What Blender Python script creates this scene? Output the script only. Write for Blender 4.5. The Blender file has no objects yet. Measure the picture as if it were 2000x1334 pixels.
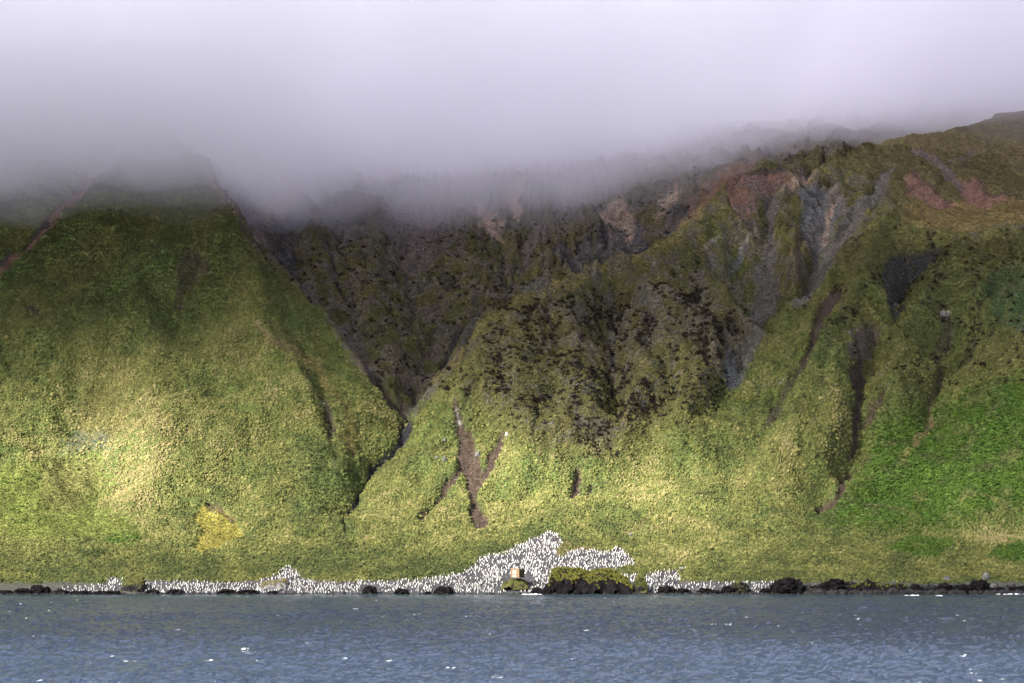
import bpy, bmesh, math, random, time
import numpy as np
from mathutils import Vector, Matrix
from mathutils.geometry import delaunay_2d_cdt
T0 = time.time()
random.seed(7)
RNG = np.random.default_rng(11)
R = math.radians
scene = bpy.context.scene
COL = scene.collection

# ------------------------------------------------------------------ camera
CAM_Z, HOR, F, HX = 12.0, 1064.0, 4000.0, 1000.0      # eye height (m), horizon row, focal length (px of the 2000 px frame)
cam_data = bpy.data.cameras.new('camera')
cam = bpy.data.objects.new('camera', cam_data)
COL.objects.link(cam)
cam.location = (0, 0, CAM_Z)
cam.rotation_euler = (R(90), 0, 0)
cam_data.sensor_width = 36
cam_data.lens = 36 * F / 2000
cam_data.shift_y = (HOR - 667) / 2000
cam_data.clip_start = 0.5
cam_data.clip_end = 12000
scene.camera = cam

# ------------------------------------------------------------------ light
SUN_TO = Vector((-0.66, -0.50, 0.56)).normalized()     # towards the sun: low, behind the left shoulder
sun_el = math.asin(SUN_TO.z)
sun_az = math.atan2(SUN_TO.x, SUN_TO.y)                # clockwise from +Y
world = bpy.data.worlds.new('World')
scene.world = world
world.use_nodes = True
wn = world.node_tree
wn.nodes.clear()
sky = wn.nodes.new('ShaderNodeTexSky')
sky.sky_type = 'NISHITA'
sky.sun_disc = False
sky.sun_elevation = sun_el
sky.sun_rotation = sun_az
sky.dust_density = 1.0
bg = wn.nodes.new('ShaderNodeBackground')
bg.inputs['Strength'].default_value = 0.05
wo = wn.nodes.new('ShaderNodeOutputWorld')
wn.links.new(sky.outputs[0], bg.inputs['Color'])
wn.links.new(bg.outputs[0], wo.inputs['Surface'])
sun_data = bpy.data.lights.new('sun', 'SUN')
sun_data.energy = 5.0
sun_data.angle = R(0.5)
sun_data.color = (1.0, 0.95, 0.87)
sun = bpy.data.objects.new('sun', sun_data)
COL.objects.link(sun)
sun.rotation_euler = SUN_TO.to_track_quat('Z', 'Y').to_euler()
sun.location = (-300, -200, 400)
scene.view_settings.view_transform = 'Standard'
scene.view_settings.look = 'None'
scene.view_settings.gamma = 1
scene.view_settings.exposure = 2.0
scene.cycles.use_denoising = True
scene.cycles.max_bounces = 16
scene.cycles.diffuse_bounces = 2
scene.cycles.glossy_bounces = 2
scene.cycles.volume_bounces = 12
scene.cycles.sample_clamp_indirect = 4

# ------------------------------------------------------------------ helpers
def hash2(ix, iy, seed):
    h = (ix.astype(np.int64) * 374761393 + iy.astype(np.int64) * 668265263 + seed * 974634777) & 0x7fffffff
    h = ((h ^ (h >> 13)) * 1274126177) & 0x7fffffff
    h = (h ^ (h >> 16)) & 0x7fffffff
    return h
def perlin(x, y, seed=0):
    x = np.asarray(x, float); y = np.asarray(y, float)
    x0 = np.floor(x); y0 = np.floor(y)
    fx = x - x0; fy = y - y0
    ux = fx * fx * fx * (fx * (fx * 6 - 15) + 10); uy = fy * fy * fy * (fy * (fy * 6 - 15) + 10)
    def g(dx, dy):
        a = (hash2(x0 + dx, y0 + dy, seed) & 0xffff) / 65536.0 * 2 * np.pi
        return np.cos(a) * (fx - dx) + np.sin(a) * (fy - dy)
    a = g(0, 0) * (1 - ux) + g(1, 0) * ux
    b = g(0, 1) * (1 - ux) + g(1, 1) * ux
    return (a * (1 - uy) + b * uy) * 1.45
def fbm(x, y, octs=4, seed=0, gain=0.5):
    s = np.zeros(np.shape(x)); a = 1.0; f = 1.0; n = 0
    for i in range(octs):
        s += a * perlin(x * f, y * f, seed + i * 17); n += a
        a *= gain; f *= 2.03
    return s / n
def ridged(x, y, octs=4, seed=0):
    s = np.zeros(np.shape(x)); a = 1.0; f = 1.0; n = 0
    for i in range(octs):
        s += a * (1 - 2 * np.abs(perlin(x * f, y * f, seed + i * 31))); n += a
        a *= 0.5; f *= 2.1
    return s / n
def sstep(a, b, x):
    t = np.clip((x - a) / (b - a), 0, 1)
    return t * t * (3 - 2 * t)
def blur(A, s):
    if s <= 0: return A
    r = int(3 * s + 1)
    k = np.exp(-0.5 * (np.arange(-r, r + 1) / s) ** 2); k /= k.sum()
    P = np.pad(A, ((r, r), (0, 0)), 'edge')
    out = np.zeros(A.shape)
    for i, w in enumerate(k): out += w * P[i:i + A.shape[0]]
    P = np.pad(out, ((0, 0), (r, r)), 'edge')
    out = np.zeros(A.shape)
    for i, w in enumerate(k): out += w * P[:, i:i + A.shape[1]]
    return out
def world_at(u, v, Y):
    return ((u - HX) / F * Y, Y, CAM_Z + (HOR - v) / F * Y)
def proj(x, y, z):
    return HX + F * x / y, HOR - F * (z - CAM_Z) / y
def sdist(u, v, poly):
    """signed distance to a closed outline (positive inside)"""
    P = np.array(poly, float); Q = np.roll(P, -1, 0)
    d2 = np.full(u.shape, 1e18); inside = np.zeros(u.shape, bool)
    for (ax, ay), (bx, by) in zip(P, Q):
        ex, ey = bx - ax, by - ay
        t = np.clip(((u - ax) * ex + (v - ay) * ey) / (ex * ex + ey * ey + 1e-12), 0, 1)
        d2 = np.minimum(d2, (u - ax - t * ex) ** 2 + (v - ay - t * ey) ** 2)
        c = ((ay > v) != (by > v)) & (u < (bx - ax) * (v - ay) / (by - ay + 1e-12) + ax)
        inside ^= c
    d = np.sqrt(d2)
    return np.where(inside, d, -d)
def ldist(u, v, line):
    """distance to an open line, with the width given per vertex taken off"""
    best = np.full(u.shape, 1e9)
    for (ax, ay, aw), (bx, by, bw) in zip(line[:-1], line[1:]):
        ex, ey = bx - ax, by - ay
        t = np.clip(((u - ax) * ex + (v - ay) * ey) / (ex * ex + ey * ey + 1e-12), 0, 1)
        d = np.sqrt((u - ax - t * ex) ** 2 + (v - ay - t * ey) ** 2) - (aw + (bw - aw) * t)
        best = np.minimum(best, d)
    return best

def mesh_grid(name, X, Y, Z, mask=None):
    ny, nx = Z.shape
    co = np.stack([X, Y, Z], -1).reshape(-1, 3).astype(np.float32)
    i = np.arange(ny * nx).reshape(ny, nx)
    f = np.stack([i[:-1, :-1], i[:-1, 1:], i[1:, 1:], i[1:, :-1]], -1).reshape(-1, 4)
    if mask is not None: f = f[mask.reshape(-1)]
    used = np.unique(f)
    remap = np.full(ny * nx, -1, np.int64); remap[used] = np.arange(len(used))
    return mesh_np(name, co[used], remap[f]), used
def mesh_np(name, co, faces, smooth=True):
    me = bpy.data.meshes.new(name)
    n, k = faces.shape
    me.vertices.add(len(co)); me.vertices.foreach_set('co', np.asarray(co, np.float32).ravel())
    me.loops.add(n * k); me.loops.foreach_set('vertex_index', faces.ravel().astype(np.int32))
    me.polygons.add(n); me.polygons.foreach_set('loop_start', (np.arange(n) * k).astype(np.int32))
    me.polygons.foreach_set('loop_total', np.full(n, k, np.int32))
    me.update(calc_edges=True)
    me.polygons.foreach_set('use_smooth', np.full(n, smooth, bool))
    me.validate()
    return me
def obj(name, me, mat=None, parent=None, **props):
    o = bpy.data.objects.new(name, me)
    COL.objects.link(o)
    if mat is not None:
        if len(me.materials) == 0: me.materials.append(mat)
    if parent is not None: o.parent = parent
    for k, v in props.items(): o[k] = v
    return o
def vattr(me, name, arr):
    arr = np.asarray(arr, np.float32)
    if arr.ndim == 2:
        a = me.attributes.new(name, 'FLOAT_COLOR', 'POINT')
        if arr.shape[1] == 3: arr = np.concatenate([arr, np.ones((len(arr), 1), np.float32)], 1)
        a.data.foreach_set('color', arr.ravel())
    else:
        a = me.attributes.new(name, 'FLOAT', 'POINT'); a.data.foreach_set('value', arr)

# ------------------------------------------------------------------ terrain skeleton
# ridge lines, gully lines and slope points, surveyed as (column, row, metres nearer(-)/farther(+) than the mean slope)
BV = [0, 100, 200, 300, 400, 500, 600, 700, 800, 900, 1000, 1050, 1100, 1138, 1165, 1200]
BY = [780, 752, 728, 706, 687, 668, 650, 630, 608, 585, 558, 541, 523, 508, 498.5, 490]
def Y0(v): return float(np.interp(v, BV, BY))
LINES = [
 # left spur
 [(400,310,2),(455,420,-10),(480,520,-15),(540,650,-18),(590,760,-15),(640,880,-8),(660,960,-3)],
 [(230,330,-6),(250,430,-9),(280,600,-15),(300,800,-16),(300,950,-8)],
 [(330,600,-9),(360,700,-13),(420,800,-15),(470,900,-10)],
 [(0,640,-4),(20,760,-8),(30,880,-12),(60,960,-6)],
 [(-150,560,-4),(-150,760,-6),(-150,950,-6)],
 [(120,640,-6),(150,760,-4),(160,850,0),(190,880,-4),(200,960,0)],
 [(395,315,12),(440,390,9),(500,500,6),(560,560,4),(640,640,4),(720,735,2),(778,812,5)],
 [(600,700,-4),(640,790,-4),(690,880,-3)],
 [(585,715,-8),(610,780,-9),(645,850,-6)],
 [(-200,230,4),(0,200,8),(150,180,4),(250,200,3),(330,200,10),(420,210,26),(500,220,60)],[(-200,120,10),(0,110,10),(200,90,6),(400,100,34),(520,110,90)],
 # far left gully
 [(-160,680,6),(-60,610,6),(0,550,6),(60,480,7),(120,420,8),(180,360,9),(230,305,10),(290,230,8)],
 [(-160,650,-2),(-60,580,-1),(0,525,0),(60,455,1),(110,400,2),(170,340,3),(215,290,5)],
 [(-100,450,10),(0,400,12),(60,340,14),(120,280,16)],
 [(-100,300,18),(0,270,16)],
 [(40,540,0),(100,480,-1),(160,415,-2),(240,320,-2)],
 # streambed at the foot of the spur
 [(400,300,35),(470,420,28),(520,500,22),(600,580,17),(650,645,14),(720,730,11),(785,805,12),(790,830,8),(745,900,6),(700,960,4),(672,1035,2)],
 # back valley
 [(470,330,50),(520,400,55),(545,470,42)],
 [(600,330,95),(600,400,75),(580,500,45),(600,570,26)],
 [(612,430,50),(630,520,30),(660,600,20)],
 [(660,440,75),(645,500,48),(655,550,36),(683,620,26),(700,690,16)],
 [(740,400,72),(720,500,42),(740,600,26),(770,700,16),(785,770,11)],
 [(780,420,95),(790,540,58),(810,640,38),(825,700,28),(803,790,14)],
 [(840,540,52),(840,620,38),(832,680,28)],
 [(875,470,90),(868,560,60),(855,650,40),(825,712,27)],
 [(930,440,90),(935,550,55),(905,640,34),(850,720,22)],
 [(1005,400,115),(985,490,88),(1000,560,66),(985,610,50),(940,625,40),(900,680,30),(850,760,20),(805,812,12)],
 [(1060,470,80),(1040,520,65)],
 [(1030,650,30),(1100,630,34),(1150,612,36),(1240,580,38),(1300,555,38),(1370,490,44)],
 [(1100,440,100),(1120,480,80),(1140,520,64)],
 [(1160,440,90),(1180,480,72),(1210,500,60)],
 [(1210,390,100),(1215,440,82),(1235,480,64)],
 [(1300,380,95),(1290,430,76),(1285,465,60)],
 [(1370,350,80),(1330,420,66),(1310,460,56)],
 [(950,390,120),(1000,350,135),(1100,390,125)],
 [(650,330,120),(800,350,150),(950,330,160),(1100,340,150),(1250,340,128),(1380,310,105)],
 [(560,260,120),(700,250,190),(1000,250,215),(1300,250,190),(1500,270,140),(1600,290,130)],
 # front ridge crest
 [(800,825,0),(850,745,2),(890,690,0),(925,640,-2),(985,603,-2),(1060,565,-2),(1130,530,0),(1190,515,4),(1260,482,8),(1300,470,12),(1370,405,24),(1430,350,38),(1475,322,48),(1540,345,44)],
 [(850,850,-4),(880,780,-6),(920,720,-8),(970,660,-8)],
 [(1060,590,-6),(1040,660,-12),(1010,730,-15),(1010,800,-14),(1010,900,-8)],
 [(940,780,-12),(935,860,-6),(920,960,-1)],
 [(1130,545,-4),(1120,620,-13),(1130,720,-17),(1150,800,-16),(1150,860,-10)],
 [(1075,650,-8),(1070,730,-11),(1080,800,-11)],
 [(1190,560,6),(1192,640,6),(1202,720,2),(1205,800,-2),(1198,835,-4)],
 [(1260,520,2),(1260,600,-2),(1240,680,-6)],
 [(1375,545,0),(1330,600,-5),(1290,680,-12),(1240,760,-14),(1220,830,-11),(1215,880,-8)],
 [(1375,545,0),(1420,590,-3),(1465,650,-5),(1462,710,-7),(1425,770,-6),(1390,810,-8)],
 [(1400,640,-13),(1370,740,-17),(1340,830,-14),(1320,900,-8)],
 [(1300,770,-12),(1280,850,-9)],
 [(1330,545,12),(1385,535,18),(1430,575,18),(1490,655,18),(1480,705,14),(1440,775,8)],
 [(1300,490,12),(1360,470,14),(1440,450,20),(1470,400,30)],
 [(1500,390,38),(1505,470,28),(1503,560,20),(1490,640,14)],
 [(1540,380,34),(1550,470,22),(1545,540,16)],
 [(1580,370,46),(1620,440,40),(1595,520,28),(1565,590,22),(1530,640,18)],
 [(1700,390,44),(1660,450,34),(1620,510,24)],
 # right ridges
 [(1400,795,-7),(1450,730,-5),(1500,660,-3),(1560,590,0),(1640,510,4),(1700,455,8),(1750,425,12)],
 [(1730,470,4),(1700,500,0),(1660,560,-7),(1620,650,-13),(1580,740,-17),(1530,830,-16),(1510,920,-8)],
 [(1640,570,3),(1610,620,0),(1592,680,-4),(1550,760,-8),(1500,840,-9)],
 [(1720,540,-4),(1690,640,-10),(1640,740,-16),(1630,850,-14),(1615,940,-8)],
 [(1850,470,16),(1810,530,15),(1760,590,12),(1712,650,4),(1690,740,-1),(1672,830,-2),(1662,910,-1),(1590,990,0)],
 [(1862,480,8),(1800,580,0),(1765,650,-7),(1745,740,-11),(1750,800,-9),(1710,850,-5)],
 [(1870,560,2),(1850,660,4),(1830,740,2),(1800,860,-3)],
 [(1980,455,10),(1930,560,-4),(1900,660,-11),(1930,720,-12)],
 [(1985,520,4),(1950,590,3),(1905,640,0),(1880,720,-1)],
 [(1900,800,-10),(1990,740,-18),(2060,690,-26)],
 [(1850,900,-5),(1950,890,-13),(2050,870,-22)],
 [(1750,950,-2),(1900,1000,-6),(2050,990,-12)],
 [(2150,500,-10),(2150,650,-38),(2150,800,-38),(2150,950,-22)],
 # meadow bowl and the hill above it
 [(1770,420,22),(1850,458,24),(1950,452,27),(2010,435,28),(2150,420,30)],
 [(1790,400,46),(1900,412,50),(2010,400,54),(2150,380,56)],
 [(1750,330,68),(1850,345,72),(1980,340,76),(2150,320,80)],
 [(1590,337,62),(1650,302,74),(1700,282,80),(1750,268,86),(1850,258,100),(1950,228,116),(2000,212,122),(2150,180,130)],
 [(1640,330,120),(1750,300,150),(1900,290,170),(2100,240,190)],
 [(1600,240,210),(1700,215,230),(1900,190,240),(2150,150,250)],
 # apron
 [(-200,1000,-2),(0,1010,-3),(200,1010,-2),(450,1000,-2),(600,1010,-1),(700,1040,0)],
 [(760,950,0),(850,1000,0),(1000,1000,0),(1150,960,0),(1300,940,-2),(1450,930,-5),(1600,1010,-2),(1800,1060,-2),(2100,1050,-5)],
 [(-250,1050,0)] + [(u,1050,0) for u in range(-150,2250,120)],
 [(u,1100,0) for u in range(-300,2360,110)],
 [(u,1138,0) for u in range(-300,2360,60)],
 [(u,1165,0) for u in range(-300,2360,60)],
]
pts = []
for L in LINES:
    for (a, b) in zip(L[:-1], L[1:]):
        n = max(1, int(math.hypot(a[0] - b[0], a[1] - b[1]) / 28))
        for k in range(n):
            t = k / n
            u, v, d = (a[j] + (b[j] - a[j]) * t for j in range(3))
            pts.append(world_at(u, v, Y0(v) + d))
    u, v, d = L[-1]
    pts.append(world_at(u, v, Y0(v) + d))
for x in range(-1600, 1601, 100):                      # sea bed, coast to either side, upland behind
    pts.append((x, 470, -4.0)); pts.append((x, 430, -7.0))
    far = 260 + 20 * math.sin(x * 0.01)
    pts.append((x, 1150, far)); pts.append((x, 1500, far + 25)); pts.append((x, 2600, far + 20))
    if abs(x) > 230:
        for yy, zz in ((498, -0.8), (508, 2.5), (545, 13), (585, 34), (630, 70), (690, 126), (760, 165), (850, 195), (950, 225)):
            pts.append((x, yy + 12 * math.sin(x * 0.013), zz))
for u in range(-300, 2400, 150):
    pts.append(world_at(u, 140, 1000)); pts.append(world_at(u, 60, 1060))
# keep one of each cluster of nearly coincident points
keep, seen = [], {}
for p in pts:
    key = (round(p[0] / 1.5), round(p[1] / 1.5))
    if key in seen: continue
    seen[key] = 1; keep.append(p)
pts = keep
res = delaunay_2d_cdt([Vector((p[0], p[1])) for p in pts], [], [], 0, 1e-4)
tv, tris, orig = res[0], res[2], res[3]
tz = [pts[o[0]][2] for o in orig]

def axis(parts):
    out = []
    for a, b, s in parts:
        out += list(np.arange(a, b - 1e-6, s))
    out.append(parts[-1][1])
    return np.array(out)
ax = axis([(-1500, -400, 50), (-400, -200, 8), (-200, 200, 0.6), (200, 400, 8), (400, 1500, 50)])
ay = axis([(440, 494, 6), (494, 790, 0.6), (790, 1000, 1.6), (1000, 1200, 8), (1200, 2500, 100)])
GX, GY = np.meshgrid(ax, ay)
# wander of the lines
wx = fbm(GX / 22, GY / 22, 5, 3) * 5.0
wy = fbm(GX / 22, GY / 22, 5, 9) * 6.0
wamp = sstep(505, 560, GY) * (np.abs(GX) < 260)
SX, SY = GX + wx * wamp, GY + wy * wamp
GZ = np.full(GX.shape, np.nan)
for t in tris:
    a, b, c = (tv[i] for i in t); za, zb, zc = (tz[i] for i in t)
    x0, x1 = min(a.x, b.x, c.x) - 6, max(a.x, b.x, c.x) + 6
    y0, y1 = min(a.y, b.y, c.y) - 7, max(a.y, b.y, c.y) + 7
    i0, i1 = np.searchsorted(ax, x0), np.searchsorted(ax, x1, 'right')
    j0, j1 = np.searchsorted(ay, y0), np.searchsorted(ay, y1, 'right')
    if i1 <= i0 or j1 <= j0: continue
    px, py = SX[j0:j1, i0:i1], SY[j0:j1, i0:i1]
    det = (b.y - c.y) * (a.x - c.x) + (c.x - b.x) * (a.y - c.y)
    if abs(det) < 1e-9: continue
    l0 = ((b.y - c.y) * (px - c.x) + (c.x - b.x) * (py - c.y)) / det
    l1 = ((c.y - a.y) * (px - c.x) + (a.x - c.x) * (py - c.y)) / det
    l2 = 1 - l0 - l1
    m = (l0 >= -1e-6) & (l1 >= -1e-6) & (l2 >= -1e-6)
    sub = GZ[j0:j1, i0:i1]; sub[m] = (l0 * za + l1 * zb + l2 * zc)[m]
GZ = np.where(np.isnan(GZ), np.nanmean(GZ), GZ)
GZ = 0.75 * blur(GZ, 1.0) + 0.25 * blur(GZ, 4.0)
wide_ = blur(GZ, 16)
GZ = GZ + 0.55 * np.clip(GZ - wide_, -9, 9) * sstep(535, 590, GY) * (np.abs(GX) < 190) * sstep(730, 665, GY)
print('terrain base', round(time.time() - T0, 1))
# ------------------------------------------------------------------ ground cover map
U, V = proj(SX, np.maximum(SY, 60), GZ)                 # the map follows the wandering of the relief
UU = U + fbm(GX / 5.0, GY / 5.0, 3, 40) * 9 + fbm(GX / 1.3, GY / 1.3, 2, 41) * 4
VV = V + fbm(GX / 5.0, GY / 5.0, 3, 50) * 9 + fbm(GX / 1.3, GY / 1.3, 2, 51) * 4
n1 = fbm(GX / 30, GY / 30, 4, 60); n2 = fbm(GX / 8, GY / 8, 4, 61); n3 = fbm(GX / 2.2, GY / 2.2, 3, 62)
def blob(u0, v0, ru, rv, rot=0):
    c, s = math.cos(R(rot)), math.sin(R(rot))
    du, dv = (U - u0), (V - v0)
    return np.exp(-((du * c + dv * s) / ru) ** 2 - ((-du * s + dv * c) / rv) ** 2)
def mixc(A, c, m):
    c = np.asarray(c, float)
    return A + (c - A) * m[..., None]
GRASS, OLIVE, BROWN = (0.078, 0.105, 0.030), (0.100, 0.090, 0.030), (0.085, 0.062, 0.030)
GCOL = np.zeros(GX.shape + (3,)) + np.array(GRASS)
GCOL = mixc(GCOL, OLIVE, np.clip(0.35 + n1 * 1.2 + n2 * 0.7, 0, 1) * 0.8)
TUS = np.ones(GX.shape)                                # how densely tussock grows
DRY = np.clip(0.42 + 0.5 * n1 + 0.55 * n2, 0, 1)       # how yellow it is
TUS *= 1 - 0.8 * sstep(0.30, 0.42, fbm(GX / 9, GY / 5, 4, 68))
DRY = np.clip(DRY + 0.28 * n3 + 0.25 * fbm(GX / 16, GY / 40, 3, 65), 0, 1)
TUS *= 1 - 0.7 * sstep(0.22, 0.5, fbm(GX / 4.5, GY / 4.5, 4, 66))
SIZE = 1 + 0.2 * fbm(GX / 12, GY / 12, 2, 67)
ROCK = np.zeros(GX.shape)                              # how broken the relief is
CUT = np.zeros(GX.shape)                               # worn down by (m)
SHRUB = np.zeros(GX.shape)                             # dark cushion plants
GREEN = np.zeros(GX.shape)                             # vivid broad-leaved cabbage
# the back valley and the upper massif: thin olive turf over rock
crest = [(-400,-50),(-400,60),(380,250),(385,300),(440,390),(500,500),(560,560),(640,640),(720,735),(795,820),(850,745),(890,690),(925,640),(985,603),(1060,565),(1130,530),(1190,515),(1260,482),(1300,470),(1370,405),(1430,350),(1475,322),(1600,330),(1750,262),(2000,205),(2200,150),(2200,-50)]
back = sstep(-6, 6, sdist(U, V, crest))
upper = sstep(-25, 40, sdist(U, V, [(800,790),(890,680),(985,590),(1130,520),(1300,460),(1480,310),(1600,320),(1760,250),(2250,150),(2250,470),(1980,470),(1860,490),(1760,440),(1640,520),(1560,600),(1500,670),(1430,760),(1330,690),(1200,760),(1100,700),(960,700)]))
GCOL = mixc(GCOL, (0.058, 0.044, 0.018), np.clip(back * 0.85 + upper * 0.75 + n2 * 0.5 * np.maximum(back, upper), 0, 1))
GCOL = mixc(GCOL, BROWN, np.clip(n2 * 2.2 + n1, 0, 1) * np.maximum(back, upper) * 0.6)
GCOL = mixc(GCOL, (0.050, 0.056, 0.018), np.clip(-n2 * 2 - n1 * 1.5, 0, 1) * np.maximum(back, upper) * 0.7)
TUS *= 1 - 0.93 * back; TUS *= 1 - 0.72 * upper
SIZE *= 1 - 0.45 * np.maximum(back, upper)
ROCK = np.maximum(ROCK, 0.85 * back); ROCK = np.maximum(ROCK, 0.85 * upper)
cen = np.clip(sstep(-30, 60, sdist(U, V, [(840,770),(1000,600),(1380,540),(1480,650),(1400,800),(1250,880),(1150,900),(1060,900),(960,830)])), 0, 1)
cen = np.maximum(cen, 0.42 * sstep(-20, 40, sdist(U, V, [(1560,600),(1760,430),(1860,480),(2050,460),(2050,720),(1900,760),(1700,800),(1640,700)])))
ROCK = np.maximum(ROCK, 0.8 * cen)
TUS *= 1 - 0.75 * cen * np.clip(0.55 - n2 * 2.5, 0, 1)
GCOL = mixc(GCOL, (0.072, 0.056, 0.025), cen * 0.7)
ROCK = np.maximum(ROCK, 0.42 * sstep(-20, 40, sdist(U, V, [(1400,790),(1500,660),(1750,430),(2050,450),(2050,720),(1850,780),(1700,830),(1640,920),(1480,900)])))
SHRUB = cen * sstep(-0.25, 0.12, fbm(GX / 2.8, GY / 3.4, 3, 79)) * sstep(-0.02, 0.30, fbm(GX / 9, GY / 14, 4, 77) + 0.18 * (blob(1180, 760, 40, 90) + blob(1040, 660, 30, 60) + blob(1340, 790, 45, 60, -40) + blob(1130, 600, 60, 60) + blob(1380, 800, 25, 40)) * 1.8 + 0.12)
SHRUB = np.maximum(SHRUB, 0.5 * back * sstep(0.15, 0.4, fbm(GX / 2.5, GY / 2.5, 3, 78) + 0.3 * n2))
DRY = np.clip(DRY + 0.55 * blob(250, 900, 90, 110) + 0.25 * blob(120, 830, 160, 90) + 0.45 * blob(1740, 460, 70, 50) - 0.30 * blob(230, 560, 220, 130)
              - 0.35 * blob(300, 1110, 500, 35) + 0.2 * blob(1050, 880, 200, 60) - 0.25 * blob(1500, 1110, 600, 40) + 0.5 * blob(1960, 1060, 70, 40)
              + 0.35 * blob(450, 640, 40, 90, 15) + 0.3 * blob(540, 720, 60, 70) - 0.3 * blob(620, 950, 90, 60) + 0.15 * blob(1250, 930, 150, 40), 0, 1)
SOIL = {
 'brown': ((0.050, 0.035, 0.027), 1.2), 'darkbrown': ((0.040, 0.028, 0.024), 0.8), 'red': ((0.105, 0.058, 0.045), 0.8),
 'tan': ((0.215, 0.150, 0.115), 0.6), 'grey': ((0.070, 0.065, 0.064), 0.6), 'bluegrey': ((0.068, 0.069, 0.074), 0.6),
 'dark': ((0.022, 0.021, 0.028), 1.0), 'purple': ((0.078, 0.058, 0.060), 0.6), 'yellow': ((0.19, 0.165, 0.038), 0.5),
 'mustard': ((0.108, 0.092, 0.032), 0.2), 'moss': ((0.110, 0.125, 0.030), 0.1), 'meadow': ((0.120, 0.088, 0.040), 0.0),
 'hill': ((0.080, 0.064, 0.032), 0.0), 'scree': ((0.125, 0.122, 0.128), 0.3), 'pale': ((0.34, 0.31, 0.28), 0.0), 'teal': ((0.030, 0.062, 0.026), 0.0),
 'khaki': ((0.150, 0.115, 0.055), 0.1)}
BAREM = np.zeros(GX.shape)                             # bare of any plant
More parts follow.
